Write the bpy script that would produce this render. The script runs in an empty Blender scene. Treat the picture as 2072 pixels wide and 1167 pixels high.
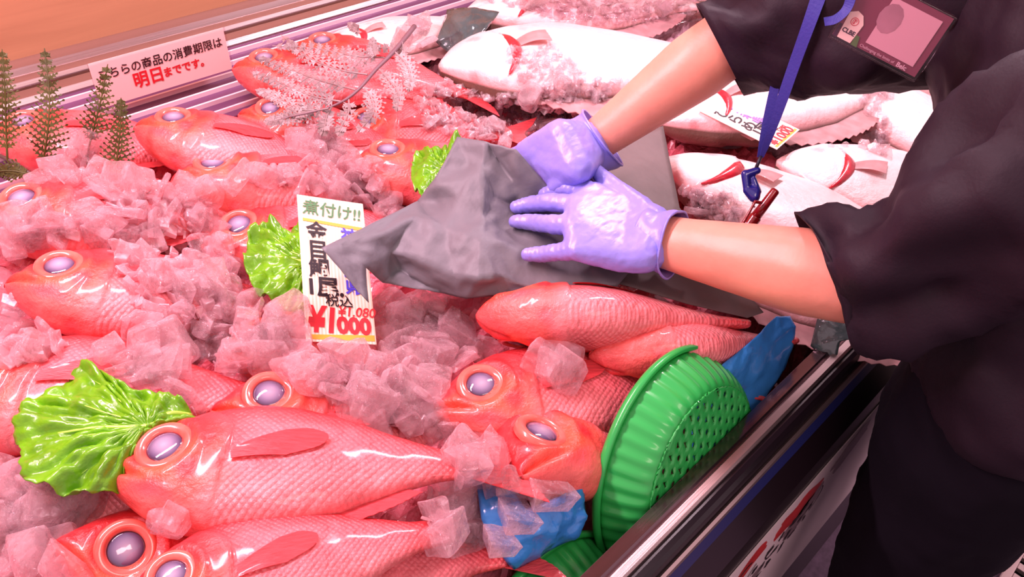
import bpy, bmesh, math, random
from mathutils import Vector, Matrix, noise, geometry
from mathutils.bvhtree import BVHTree

SC = bpy.context.scene
COL = SC.collection
random.seed(7)

# ------------------------------------------------------------------ camera
FPX = 1700.0
CX, CY = 1036.0, 583.5
EYE = Vector((0, 0, 1.55))
_d1 = Vector((2014, -1233, 1700)).normalized()          # along the counter
_dn = Vector((-215, 1993, 1700))
_dn = (_dn - _d1 * _dn.dot(_d1)).normalized()           # straight down
_d2 = _d1.cross(_dn).normalized()                       # across the counter
if _d2.z < 0: _d2 = -_d2
AX = (_d1, _d2, -_dn)

def ray(px, py):
    c = Vector((px - CX, py - CY, FPX))
    return Vector((c.dot(AX[0]), c.dot(AX[1]), c.dot(AX[2])))

cam_data = bpy.data.cameras.new('camera'); cam = bpy.data.objects.new('camera', cam_data); COL.objects.link(cam)
cam_data.sensor_width = 36; cam_data.lens = FPX / 2072 * 36; cam_data.clip_start = 0.02
right = Vector((AX[0].x, AX[1].x, AX[2].x)); up = -Vector((AX[0].y, AX[1].y, AX[2].y)); fw = Vector((AX[0].z, AX[1].z, AX[2].z))
M = Matrix.Identity(4)
for i in range(3):
    M[i][0] = right[i]; M[i][1] = up[i]; M[i][2] = -fw[i]; M[i][3] = EYE[i]
cam.matrix_world = M
SC.camera = cam

# ------------------------------------------------------------------ light
SC.view_settings.view_transform = 'Standard'
SC.view_settings.look = 'None'
SC.view_settings.gamma = 1.0
SC.view_settings.use_curve_mapping = False
SC.view_settings.exposure = 0.86
world = bpy.data.worlds.new('world'); SC.world = world; world.use_nodes = True
bgn = world.node_tree.nodes['Background']
bgn.inputs[0].default_value = (1.0, 0.67, 0.74, 1); bgn.inputs[1].default_value = 0.52

def area(name, loc, target, sx, sy, power, color):
    l = bpy.data.lights.new(name, 'AREA'); l.shape = 'RECTANGLE'; l.size = sx; l.size_y = sy
    l.energy = power; l.color = color
    o = bpy.data.objects.new(name, l); COL.objects.link(o); o.location = loc
    o.rotation_euler = (Vector(target) - Vector(loc)).to_track_quat('-Z', 'Y').to_euler()
    return o
def strip(name, loc, target, length, width, power, color):
    # long side along world X
    l = bpy.data.lights.new(name, 'AREA'); l.shape = 'RECTANGLE'; l.size = length; l.size_y = width
    l.energy = power; l.color = color
    o = bpy.data.objects.new(name, l); COL.objects.link(o)
    z = (Vector(loc) - Vector(target)).normalized(); x = Vector((1, 0, 0)); y = z.cross(x).normalized()
    x = y.cross(z)
    m = Matrix.Identity(4)
    for i in range(3):
        m[i][0] = x[i]; m[i][1] = y[i]; m[i][2] = z[i]; m[i][3] = loc[i]
    o.matrix_world = m
    return o
strip('case_light', (0.10, 0.98, 1.78), (0.2, 0.55, 0.9), 0.9, 0.06, 15, (1.0, 0.62, 0.75))
strip('case_light', (1.38, 0.74, 1.78), (0.9, 0.45, 0.9), 0.5, 0.06, 7.5, (1.0, 0.72, 0.83))
area('ceiling_light', (0.1, -1.0, 3.0), (0.5, 0.7, 0.9), 1.2, 0.4, 7, (1.0, 0.74, 0.68))

cy = SC.cycles
cy.max_bounces = 10; cy.transparent_max_bounces = 24; cy.transmission_bounces = 6; cy.diffuse_bounces = 6; cy.glossy_bounces = 4
cy.caustics_reflective = False; cy.caustics_refractive = False
cy.sample_clamp_indirect = 4.0
cy.use_denoising = True

# ------------------------------------------------------------------ placing helpers
B = 0.85                                                # height of the ice bed
def W(px, py, h):                                       # point seen at px,py standing h above the bed
    r = ray(px, py); t = (EYE.z - (B + h)) / -r.z
    return EYE + r * t
def WY(px, py, y):
    r = ray(px, py); return EYE + r * (y / r.y)
def WT(px, py, t):
    return EYE + ray(px, py) * (t * 1e-3)
def sm(a, b, x):
    t = max(0.0, min(1.0, (x - a) / (b - a))) if b != a else float(x > a)
    return t * t * (3 - 2 * t)
def lerp(tab, x):
    if x <= tab[0][0]: return tab[0][1]
    for (a, va), (b, vb) in zip(tab, tab[1:]):
        if x <= b:
            return va + (vb - va) * (x - a) / (b - a)
    return tab[-1][1]
def smooth_tab(tab, n=200):                             # monotone-ish smooth sampling
    a, b = tab[0][0], tab[-1][0]
    v = [lerp(tab, a + (b - a) * i / n) for i in range(n + 1)]
    for _ in range(14):
        v = [v[0]] + [(v[i-1] + 2*v[i] + v[i+1]) / 4 for i in range(1, n)] + [v[-1]]
    return [(a + (b - a) * i / n, v[i]) for i in range(n + 1)]

# ------------------------------------------------------------------ materials
def lin(r, g, b):
    f = lambda c: ((c/255.0 + 0.055) / 1.055) ** 2.4 if c > 10.3 else c / 255.0 / 12.92
    return (f(r), f(g), f(b), 1)
def new_mat(name):
    m = bpy.data.materials.new(name); m.use_nodes = True
    nt = m.node_tree; p = nt.nodes['Principled BSDF']
    return m, nt, p
def node(nt, typ, **kw):
    n = nt.nodes.new(typ)
    for k, v in kw.items():
        if k.startswith('i_'): n.inputs[k[2:].replace('_', ' ')].default_value = v
        else: setattr(n, k, v)
    return n
def ramp(nt, src, stops, interp='LINEAR'):
    r = nt.nodes.new('ShaderNodeValToRGB'); r.color_ramp.interpolation = interp
    e = r.color_ramp.elements
    while len(e) < len(stops): e.new(0.5)
    for k, (p, c) in enumerate(stops):
        e[k].position = p; e[k].color = c
    nt.links.new(src, r.inputs[0]); return r.outputs[0]
def simple(name, col, rough=0.5, metal=0.0, var=0.0, nscale=8, bump=0.0, bscale=60, coat=0.0, sss=0.0, trans=0.0, alpha=1.0, stretch=None, spec=0.5, sheen=0.0, transl=0.0, bdist=0.002):
    m, nt, p = new_mat(name); L = nt.links
    p.inputs['Base Color'].default_value = col; p.inputs['Roughness'].default_value = rough
    p.inputs['Metallic'].default_value = metal; p.inputs['Coat Weight'].default_value = coat; p.inputs['Coat Roughness'].default_value = 0.08
    p.inputs['Specular IOR Level'].default_value = spec
    p.inputs['Alpha'].default_value = alpha
    p.inputs['Transmission Weight'].default_value = trans
    if sheen: p.inputs['Sheen Weight'].default_value = sheen; p.inputs['Sheen Roughness'].default_value = 0.4
    if sss:
        p.inputs['Subsurface Weight'].default_value = sss; p.inputs['Subsurface Radius'].default_value = (0.02, 0.008, 0.006); p.inputs['Subsurface Scale'].default_value = 0.5
    tc = node(nt, 'ShaderNodeTexCoord'); src = tc.outputs['Object']
    if stretch:
        mp = node(nt, 'ShaderNodeMapping'); mp.inputs['Scale'].default_value = stretch; L.new(src, mp.inputs[0]); src = mp.outputs[0]
    if var:
        nz = node(nt, 'ShaderNodeTexNoise', i_Scale=nscale, i_Detail=4.0); L.new(src, nz.inputs['Vector'])
        d = tuple(c * (1 - var) for c in col[:3]) + (1,); u = tuple(min(1, c * (1 + var)) for c in col[:3]) + (1,)
        L.new(ramp(nt, nz.outputs[0], [(0.3, d), (0.7, u)]), p.inputs['Base Color'])
    if bump:
        nb = node(nt, 'ShaderNodeTexNoise', i_Scale=bscale, i_Detail=5.0); L.new(src, nb.inputs['Vector'])
        bp = node(nt, 'ShaderNodeBump', i_Strength=bump, i_Distance=bdist); L.new(nb.outputs[0], bp.inputs['Height']); L.new(bp.outputs[0], p.inputs['Normal'])
    if transl:
        out = nt.nodes['Material Output']; tl = node(nt, 'ShaderNodeBsdfTranslucent'); tl.inputs[0].default_value = col
        mx = node(nt, 'ShaderNodeMixShader'); mx.inputs[0].default_value = transl
        L.new(p.outputs[0], mx.inputs[1]); L.new(tl.outputs[0], mx.inputs[2]); L.new(mx.outputs[0], out.inputs[0])
    return m

def ice_mat(name, tint, clear=0.5, cloud=0.25, glass=0.3, nsc=2.8, bd=0.12):
    m, nt, p = new_mat(name); L = nt.links; nt.nodes.remove(p)
    out = nt.nodes['Material Output']
    tc = node(nt, 'ShaderNodeTexCoord')
    nb = node(nt, 'ShaderNodeTexNoise', i_Scale=nsc, i_Detail=7.0, i_Roughness=0.6); L.new(tc.outputs['Object'], nb.inputs['Vector'])
    bp = node(nt, 'ShaderNodeBump', i_Strength=0.5, i_Distance=bd); L.new(nb.outputs[0], bp.inputs['Height'])
    tr = node(nt, 'ShaderNodeBsdfTransparent'); tr.inputs[0].default_value = (1, 0.97, 0.975, 1)
    gl = node(nt, 'ShaderNodeBsdfGlass'); gl.inputs['Color'].default_value = (1, 0.97, 0.98, 1); gl.inputs['Roughness'].default_value = 0.04; gl.inputs['IOR'].default_value = 1.31
    L.new(bp.outputs[0], gl.inputs['Normal'])
    df = node(nt, 'ShaderNodeBsdfDiffuse'); df.inputs[0].default_value = tint
    tl = node(nt, 'ShaderNodeBsdfTranslucent'); tl.inputs[0].default_value = tint
    gs = node(nt, 'ShaderNodeBsdfGlossy'); nr = node(nt, 'ShaderNodeTexNoise', i_Scale=nsc * 1.5, i_Detail=3.0); L.new(tc.outputs['Object'], nr.inputs['Vector']); rm = node(nt, 'ShaderNodeMapRange'); rm.inputs[1].default_value = .35; rm.inputs[2].default_value = .65; rm.inputs[3].default_value = .05; rm.inputs[4].default_value = .32; L.new(nr.outputs[0], rm.inputs[0]); L.new(rm.outputs[0], gs.inputs['Roughness']); L.new(bp.outputs[0], gs.inputs['Normal'])
    m1 = node(nt, 'ShaderNodeMixShader'); m1.inputs[0].default_value = glass / (clear + glass)
    L.new(tr.outputs[0], m1.inputs[1]); L.new(gl.outputs[0], m1.inputs[2])
    m2 = node(nt, 'ShaderNodeMixShader'); m2.inputs[0].default_value = 0.6
    L.new(df.outputs[0], m2.inputs[1]); L.new(tl.outputs[0], m2.inputs[2])
    nz = node(nt, 'ShaderNodeTexNoise', i_Scale=0.9, i_Detail=4.0); L.new(tc.outputs['Object'], nz.inputs['Vector'])
    mr = node(nt, 'ShaderNodeMapRange'); mr.inputs[1].default_value = 0.35; mr.inputs[2].default_value = 0.7; mr.inputs[3].default_value = cloud * 0.3; mr.inputs[4].default_value = cloud * 1.9
    L.new(nz.outputs[0], mr.inputs[0])
    m3 = node(nt, 'ShaderNodeMixShader'); L.new(mr.outputs[0], m3.inputs[0]); L.new(m1.outputs[0], m3.inputs[1]); L.new(m2.outputs[0], m3.inputs[2])
    fr = node(nt, 'ShaderNodeFresnel', i_IOR=1.8); L.new(bp.outputs[0], fr.inputs['Normal'])
    ge = node(nt, 'ShaderNodeNewGeometry'); iv = node(nt, 'ShaderNodeMath', operation='SUBTRACT'); iv.inputs[0].default_value = 1.0; L.new(ge.outputs['Backfacing'], iv.inputs[1])
    mu = node(nt, 'ShaderNodeMath', operation='MULTIPLY'); L.new(fr.outputs[0], mu.inputs[0]); L.new(iv.outputs[0], mu.inputs[1])
    m4 = node(nt, 'ShaderNodeMixShader'); L.new(mu.outputs[0], m4.inputs[0]); L.new(m3.outputs[0], m4.inputs[1]); L.new(gs.outputs[0], m4.inputs[2])
    L.new(m4.outputs[0], out.inputs[0])
    return m

def attr_skin(name, rough=0.32, coat=0.35, scales=True, mott=0.25):
    m, nt, p = new_mat(name); L = nt.links
    at = node(nt, 'ShaderNodeAttribute', attribute_name='Col')
    tc = node(nt, 'ShaderNodeTexCoord')
    nz = node(nt, 'ShaderNodeTexNoise', i_Scale=9.0, i_Detail=6.0, i_Roughness=0.65); L.new(tc.outputs['Object'], nz.inputs['Vector'])
    mx = node(nt, 'ShaderNodeMix', data_type='RGBA', blend_type='MULTIPLY'); mx.inputs[0].default_value = 1
    L.new(at.outputs['Color'], mx.inputs[6])
    L.new(ramp(nt, nz.outputs[0], [(0.3, (1 - mott, 1 - mott * 1.5, 1 - mott * 1.5, 1)), (0.68, (1 + mott * 0.4, 1 + mott, 1 + mott * 0.8, 1))]), mx.inputs[7])
    col = mx.outputs[2]
    p.inputs['Roughness'].default_value = rough; p.inputs['Coat Weight'].default_value = coat; p.inputs['Coat Roughness'].default_value = 0.12
    p.inputs['Subsurface Weight'].default_value = 0.12; p.inputs['Subsurface Radius'].default_value = (0.05, 0.012, 0.012); p.inputs['Subsurface Scale'].default_value = 0.3
    nb = node(nt, 'ShaderNodeTexNoise', i_Scale=28.0, i_Detail=6.0, i_Roughness=0.6); L.new(tc.outputs['Object'], nb.inputs['Vector'])
    b0 = node(nt, 'ShaderNodeBump', i_Strength=0.35, i_Distance=0.012); L.new(nb.outputs[0], b0.inputs['Height'])
    if scales:
        mp = node(nt, 'ShaderNodeMapping'); mp.inputs['Scale'].default_value = (66, 66, 8); mp.inputs['Rotation'].default_value = (0, 0, .785); L.new(tc.outputs['Object'], mp.inputs[0])
        vo = node(nt, 'ShaderNodeTexVoronoi', i_Scale=1.0, i_Randomness=0.18); vo.voronoi_dimensions = '2D'; L.new(mp.outputs[0], vo.inputs['Vector'])
        sp = node(nt, 'ShaderNodeSeparateColor'); L.new(at.outputs['Alpha'], sp.inputs[0])
        mu = node(nt, 'ShaderNodeMath', operation='MULTIPLY'); L.new(vo.outputs['Distance'], mu.inputs[0]); L.new(at.outputs['Alpha'], mu.inputs[1])
        b1 = node(nt, 'ShaderNodeBump', i_Strength=0.35, i_Distance=0.006, invert=True); L.new(mu.outputs[0], b1.inputs['Height']); L.new(b0.outputs[0], b1.inputs['Normal'])
        L.new(b1.outputs[0], p.inputs['Normal'])
        # silvery scale centres
        rr = ramp(nt, mu.outputs[0], [(0.0, (1, 1, 1, 1)), (0.6, (0.92, 0.82, 0.83, 1))])
        m2 = node(nt, 'ShaderNodeMix', data_type='RGBA', blend_type='MULTIPLY'); m2.inputs[0].default_value = 1
        L.new(col, m2.inputs[6]); L.new(rr, m2.inputs[7]); col = m2.outputs[2]
    else:
        L.new(b0.outputs[0], p.inputs['Normal'])
    L.new(col, p.inputs['Base Color'])
    return m

MT = {}
MT['skin_red'] = attr_skin('red_fish_skin')
MT['skin_pale'] = attr_skin('flatfish_skin', 0.38, 0.3, False, 0.07)
MT['iris'] = simple('fish_iris', lin(240, 96, 84), 0.22, 0, 0.35, 14, coat=0.8)
MT['fin'] = simple('red_fin', lin(234, 76, 84), 0.35, 0, 0.25, 20, 0.5, 40, coat=0.4, transl=0.3, stretch=(1, 6, 1))
MT['palefin'] = simple('pale_fin', lin(222, 176, 176), 0.35, 0, 0.25, 20, coat=0.5, transl=0.35)
MT['gill'] = simple('gill_flesh', lin(196, 40, 56), 0.3, 0, 0.35, 40, 0.3, 80, coat=0.5)
MT['fish_mouth'] = simple('fish_mouth', lin(120, 16, 24), 0.4)
m, nt, p = new_mat('fish_pupil')
tc = node(nt, 'ShaderNodeTexCoord'); mp = node(nt, 'ShaderNodeMapping'); mp.inputs['Scale'].default_value = (1, 1, 0); nt.links.new(tc.outputs['Object'], mp.inputs[0])
ln = node(nt, 'ShaderNodeVectorMath', operation='LENGTH'); nt.links.new(mp.outputs[0], ln.inputs[0])
nt.links.new(ramp(nt, ln.outputs['Value'], [(0.0, lin(176, 158, 176)), (0.022, lin(140, 124, 152)), (0.038, lin(92, 76, 108)), (0.047, lin(60, 40, 66))]), p.inputs['Base Color'])
p.inputs['Roughness'].default_value = 0.08; p.inputs['Coat Weight'].default_value = 1.0
MT['pupil'] = m
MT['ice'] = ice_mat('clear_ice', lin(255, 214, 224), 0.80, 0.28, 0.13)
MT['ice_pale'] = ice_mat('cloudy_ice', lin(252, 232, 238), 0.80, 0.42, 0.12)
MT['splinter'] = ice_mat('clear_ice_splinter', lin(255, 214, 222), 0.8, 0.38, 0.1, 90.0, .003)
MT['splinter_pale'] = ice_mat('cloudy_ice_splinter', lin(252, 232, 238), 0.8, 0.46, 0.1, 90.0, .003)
MT['bed_red_reflection'] = simple('slush_ice_red_reflection', lin(250, 118, 136), 0.25, 0, 0.3, 18, 0.9, 70, coat=0.6, transl=0.2, bdist=0.01)  # red reflected and refracted from the fish is painted into the ice colour
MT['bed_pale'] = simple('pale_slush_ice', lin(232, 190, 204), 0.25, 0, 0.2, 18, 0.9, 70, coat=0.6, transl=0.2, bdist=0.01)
MT['lettuce'] = simple('lettuce_leaf', lin(112, 180, 22), 0.30, 0, 0.3, 26, 0.7, 55, coat=0.5, transl=0.25, bdist=0.004)
MT['lettuce_rib'] = simple('lettuce_rib', lin(176, 220, 84), 0.3, coat=0.4)
MT['fern'] = simple('fern_plastic', lin(88, 84, 34), 0.5, 0, 0.35, 30, transl=0.3)
MT['fern_grey'] = simple('grey_fern_plastic', lin(166, 138, 138), 0.4, 0, 0.45, 14, transl=0.25)  # pinkish grey leaflets, tone varied by noise
MT['fern_stem'] = simple('fern_stem', lin(84, 62, 56), 0.5)
MT['fern_stem_grey'] = simple('grey_fern_stem', lin(120, 88, 96), 0.5)
MT['glove'] = simple('nitrile_glove', lin(142, 136, 222), 0.36, 0, 0.07, 25, 0.35, 70, spec=0.5, sss=0.1, bdist=0.003, stretch=(0.4, 1, 1))
MT['human'] = simple('human_skin', lin(226, 150, 128), 0.45, 0, 0.09, 20, 0.15, 160, sss=0.25)
MT['cloth'] = simple('dark_shirt_cloth', lin(33, 19, 31), 0.62, 0, 0.1, 6, 0.15, 300, sheen=0.0, spec=0.25)
MT['trouser'] = simple('black_trouser_cloth', lin(18, 13, 22), 0.9, 0, 0.1, 6, 0.12, 300, spec=0.1)
MT['hair'] = simple('dark_hair', lin(25, 20, 20), 0.6, 0, 0.2, 60, 0.5, 200)
MT['paper'] = simple('grey_wrapping_paper', lin(112, 110, 116), 0.55, 0, 0.07, 12, 0.25, 45, transl=0.12, bdist=0.006)
MT['paper_b'] = simple('brown_grey_wrapping_paper', lin(104, 90, 88), 0.6, 0, 0.1, 20, 0.25, 60, bdist=0.004)  # browner and a little darker than the crumpled sheet
MT['wet_film'] = simple('dark_plastic_film', lin(70, 84, 84), 0.15, 0, 0.3, 15, 0.6, 40, coat=0.8, bdist=0.008)
MT['blue'] = simple('blue_plastic_film', lin(70, 160, 246), 0.22, 0, 0.25, 14, 0.6, 35, coat=0.6, transl=0.3, bdist=0.008)
MT['green'] = simple('green_plastic', lin(52, 190, 88), 0.28, 0, 0.06, 10, coat=0.4, transl=0.22)
MT['steel'] = simple('brushed_steel', lin(200, 178, 176), 0.36, 0.95, 0.12, 5, 0.08, 60, stretch=(0.2, 8, 8))
MT['steel_dark'] = simple('dark_steel', lin(120, 98, 104), 0.16, 0.95, 0.15, 5, 0.05, 60, stretch=(0.2, 8, 8))
MT['grille'] = simple('grille_recess', lin(112, 70, 104), 0.35, 0.3)
MT['grille_bar'] = simple('grille_bar', lin(250, 226, 236), 0.25, 0.3)
MT['black'] = simple('black_bumper', lin(26, 18, 24), 0.28, 0, spec=0.5)
MT['navy'] = simple('navy_strip', lin(34, 40, 96), 0.35)
MT['panel'] = simple('black_panel', lin(28, 18, 24), 0.3)
MT['white'] = simple('white_card', lin(246, 226, 214), 0.5)
MT['poster'] = simple('poster_paper', lin(214, 196, 198), 0.4, 0, 0.06, 6)
MT['ink'] = simple('black_ink', lin(34, 16, 24), 0.5)
MT['ink_red'] = simple('red_ink', lin(214, 40, 50), 0.45)
MT['ink_green'] = simple('green_ink', lin(72, 124, 74), 0.45)
MT['ink_blue'] = simple('blue_ink', lin(84, 72, 206), 0.45)
MT['ink_orange'] = simple('orange_marker', lin(252, 176, 62), 0.45)
MT['ink_violet'] = simple('violet_ink', lin(150, 110, 206), 0.45)
MT['poster_red'] = simple('poster_red_ink', lin(170, 34, 36), 0.4, 0, 0.4, 12)
MT['poster_grey'] = simple('poster_grey_ink', lin(128, 104, 110), 0.4, 0, 0.3, 20)
MT['lanyard'] = simple('blue_ribbon', lin(54, 54, 150), 0.6, 0, 0.05, 20, 0.2, 400)
MT['lanyard_dk'] = simple('navy_plastic', lin(34, 34, 122), 0.2, coat=0.6)
MT['cord'] = simple('dark_cord', lin(30, 22, 44), 0.5)
MT['pen'] = simple('dark_red_plastic', lin(132, 14, 24), 0.22, coat=0.6)
MT['chrome'] = simple('chrome', lin(220, 200, 205), 0.12, 1.0)
MT['badge_maroon'] = simple('badge_border', lin(126, 60, 84), 0.35)
MT['badge_white'] = simple('badge_paper', lin(220, 170, 184), 0.35)
MT['badge_grey'] = simple('badge_photo_smudge', lin(176, 128, 144), 0.4, 0, 0.2, 25)
MT['badge_green'] = simple('badge_green', lin(86, 120, 70), 0.4)
MT['badge_ink'] = simple('badge_ink', lin(62, 32, 62), 0.4)
MT['badge_pink'] = simple('badge_emblem', lin(214, 90, 104), 0.4)
MT['badge_text'] = simple('badge_lettering', lin(228, 188, 204), 0.4)
# tinted clear plastic
m, nt, p = new_mat('clear_plastic'); nt.nodes.remove(p)
tr = node(nt, 'ShaderNodeBsdfTransparent'); tr.inputs[0].default_value = (0.94, 0.88, 0.9, 1)
gs = node(nt, 'ShaderNodeBsdfGlossy'); gs.inputs['Roughness'].default_value = 0.06
fr = node(nt, 'ShaderNodeFresnel', i_IOR=1.4); mx = node(nt, 'ShaderNodeMixShader')
ge = node(nt, 'ShaderNodeNewGeometry'); iv = node(nt, 'ShaderNodeMath', operation='SUBTRACT'); iv.inputs[0].default_value = 1.0; nt.links.new(ge.outputs['Backfacing'], iv.inputs[1])
mu = node(nt, 'ShaderNodeMath', operation='MULTIPLY'); nt.links.new(fr.outputs[0], mu.inputs[0]); nt.links.new(iv.outputs[0], mu.inputs[1])
nt.links.new(mu.outputs[0], mx.inputs[0]); nt.links.new(tr.outputs[0], mx.inputs[1]); nt.links.new(gs.outputs[0], mx.inputs[2]); nt.links.new(mx.outputs[0], nt.nodes['Material Output'].inputs[0])
MT['clear'] = m
# wood laminate
m, nt, p = new_mat('wood_laminate')
tc = node(nt, 'ShaderNodeTexCoord'); mp = node(nt, 'ShaderNodeMapping'); mp.inputs['Scale'].default_value = (0.8, 1, 14); nt.links.new(tc.outputs['Object'], mp.inputs[0])
nz = node(nt, 'ShaderNodeTexNoise', i_Scale=2.2, i_Detail=7.0, i_Distortion=0.6); nt.links.new(mp.outputs[0], nz.inputs['Vector'])
nt.links.new(ramp(nt, nz.outputs[0], [(0.3, lin(176, 122, 90)), (0.7, lin(200, 142, 106))]), p.inputs['Base Color'])
p.inputs['Roughness'].default_value = 0.42
MT['wood'] = m
# floor tile carpet
MT['floor'] = simple('mauve_floor', lin(112, 88, 112), 0.6, 0, 0.25, 60, 0.4, 120)
# striped card
m, nt, p = new_mat('striped_card')
tc = node(nt, 'ShaderNodeTexCoord'); wv = node(nt, 'ShaderNodeTexWave', i_Scale=75.0); nt.links.new(tc.outputs['Object'], wv.inputs['Vector'])
nt.links.new(ramp(nt, wv.outputs[1], [(0.3, lin(250, 232, 214)), (0.62, lin(240, 206, 180))]), p.inputs['Base Color'])
p.inputs['Roughness'].default_value = 0.4
MT['striped'] = m

# ------------------------------------------------------------------ object helpers
def link_obj(name, me, mats, parent=None):
    for mm in (mats if isinstance(mats, (list, tuple)) else [mats]): me.materials.append(MT[mm] if isinstance(mm, str) else mm)
    o = bpy.data.objects.new(name, me); COL.objects.link(o)
    if parent is not None: o.parent = parent
    return o
def bm_obj(name, bm, mats, parent=None, smooth=True):
    me = bpy.data.meshes.new(name); bm.normal_update(); bm.to_mesh(me); bm.free()
    if smooth: me.polygons.foreach_set('use_smooth', [True] * len(me.polygons))
    return link_obj(name, me, mats, parent)
def raw(name, verts, faces, mats, parent=None, smooth=True):
    me = bpy.data.meshes.new(name); me.from_pydata([tuple(v) for v in verts], [], faces); me.update()
    if smooth: me.polygons.foreach_set('use_smooth', [True] * len(me.polygons))
    return link_obj(name, me, mats, parent)
def tag(o, label, cat, group=None, kind=None):
    o['label'] = label; o['category'] = cat
    if group: o['group'] = group
    if kind: o['kind'] = kind
    return o
def empty(name, label, cat, m=None, group=None):
    o = bpy.data.objects.new(name, None); COL.objects.link(o); o.empty_display_size = 0.02
    if m is not None: o.matrix_world = m if isinstance(m, Matrix) else Matrix.Translation(m)
    return tag(o, label, cat, group)
def struct(o):
    o['kind'] = 'structure'; return o
def copy_tree(root):
    r = root.copy(); COL.objects.link(r)
    for ch in root.children:
        c = ch.copy(); COL.objects.link(c); c.parent = r
        for g in ch.children:
            d = g.copy(); COL.objects.link(d); d.parent = c
    return r
def add_box(bm, c, s, bev=0.0, mat=0):
    r = bmesh.ops.create_cube(bm, size=1.0)
    bmesh.ops.scale(bm, verts=r['verts'], vec=s); bmesh.ops.translate(bm, verts=r['verts'], vec=c)
    fs = set(f for v in r['verts'] for f in v.link_faces)
    for f in fs: f.material_index = mat
    if bev:
        es = list(set(e for v in r['verts'] for e in v.link_edges))
        bmesh.ops.bevel(bm, geom=es, offset=bev, segments=2, affect='EDGES', profile=0.6)
def tube_geo(pts, rads, n=10, caps=True, ex=None):
    V = []; F = []; up0 = Vector((0.13, 0.2, 1)).normalized()
    for i, p in enumerate(pts):
        p = Vector(p)
        d = (Vector(pts[min(i + 1, len(pts) - 1)]) - Vector(pts[max(i - 1, 0)])).normalized()
        a = d.cross(up0)
        if a.length < 1e-4: a = d.cross(Vector((1, 0, 0)))
        a.normalize(); b = a.cross(d).normalized()
        r = rads[i] if isinstance(rads, (list, tuple)) else rads
        for k in range(n):
            t = 2 * math.pi * k / n
            V.append(p + a * math.cos(t) * r + b * math.sin(t) * r)
    for i in range(len(pts) - 1):
        for k in range(n):
            F.append((i*n + k, i*n + (k+1) % n, (i+1)*n + (k+1) % n, (i+1)*n + k))
    if caps:
        F.append(tuple(range(n))[::-1]); F.append(tuple((len(pts)-1)*n + k for k in range(n)))
    return V, F
def merge(geos):
    V = []; F = []
    for v, f in geos:
        o = len(V); V += list(v); F += [tuple(i + o for i in q) for q in f]
    return V, F
def catmull(P, n):
    out = []; P = [Vector(p) for p in P]; Q = [P[0] * 2 - P[1]] + P + [P[-1] * 2 - P[-2]]
    for i in range(1, len(Q) - 2):
        for k in range(n):
            t = k / n; a, b, c, d = Q[i-1:i+3]
            out.append(0.5 * ((2*b) + (c - a)*t + (2*a - 5*b + 4*c - d)*t*t + (3*b - a - 3*c + d)*t**3))
    out.append(P[-1]); return out
def fn(p, s, seed=0.0):
    return noise.noise(Vector(p) * s + Vector((seed, seed * 1.7, -seed)))
def tnoise(p, s, seed=0.0, oct=4):
    return noise.fractal(Vector(p) * s + Vector((seed, seed * 1.7, -seed)), 0.8, 2.0, oct)

def hull_spheres(bm, spheres, seg=1):
    tmp = bmesh.new()
    for p, r in spheres:
        q = bmesh.ops.create_icosphere(tmp, subdivisions=2, radius=r)
        bmesh.ops.translate(tmp, verts=q['verts'], vec=Vector(p))
    res = bmesh.ops.convex_hull(tmp, input=tmp.verts[:])
    dead = [g for g in set(res['geom_interior'] + res['geom_unused']) if isinstance(g, bmesh.types.BMVert)]
    bmesh.ops.delete(tmp, geom=dead, context='VERTS')
    me = bpy.data.meshes.new('t'); tmp.to_mesh(me); tmp.free(); bm.from_mesh(me); bpy.data.meshes.remove(me)
def remesh(bm, voxel, smooth_it=6, sm_f=0.6):
    me = bpy.data.meshes.new('tmp'); bm.to_mesh(me); bm.free()
    o = bpy.data.objects.new('tmp', me); COL.objects.link(o)
    md = o.modifiers.new('r', 'REMESH'); md.mode = 'VOXEL'; md.voxel_size = voxel; md.use_smooth_shade = True
    if smooth_it:
        ms = o.modifiers.new('s', 'SMOOTH'); ms.factor = sm_f; ms.iterations = smooth_it
    bpy.context.view_layer.update()
    dg = bpy.context.evaluated_depsgraph_get(); ev = o.evaluated_get(dg)
    res = bpy.data.meshes.new_from_object(ev); bpy.data.objects.remove(o)
    res.polygons.foreach_set('use_smooth', [True] * len(res.polygons))
    return res
def displace(me, fnc):
    me.update(); ns = [v.normal.copy() for v in me.vertices]
    for v, n in zip(me.vertices, ns): v.co += n * fnc(v.co, n)
    me.update()

def text_geo(s, size, bold=0.0, sx=1.0, shear=0.0, vertical=False, gap=0.95):
    out = bmesh.new()
    items = [(ch, i) for i, ch in enumerate(s)] if vertical else [(s, 0)]
    for ch, i in items:
        c = bpy.data.curves.new('t', 'FONT'); c.body = ch; c.size = size; c.offset = bold * 0.5; c.extrude = 0.00008; c.shear = shear
        c.align_x = 'CENTER'; c.align_y = 'CENTER'; c.resolution_u = 3
        o = bpy.data.objects.new('t', c); COL.objects.link(o); bpy.context.view_layer.update()
        me = bpy.data.meshes.new_from_object(o.evaluated_get(bpy.context.evaluated_depsgraph_get()))
        me.transform(Matrix.Translation((0, -i * size * gap, 0)) @ Matrix.Diagonal((sx, 1, 1, 1)))
        out.from_mesh(me); bpy.data.meshes.remove(me); bpy.data.objects.remove(o); bpy.data.curves.remove(c)
    return out
def lettering(parent, s, x, y, size, mat, z=0.0007, name='lettering', rot=0.0, **kw):
    bm = text_geo(s, size, **kw)
    o = bm_obj(name, bm, mat, parent, smooth=False)
    o.location = (x, y, z); o.rotation_euler = (0, 0, rot)
    return o
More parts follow.
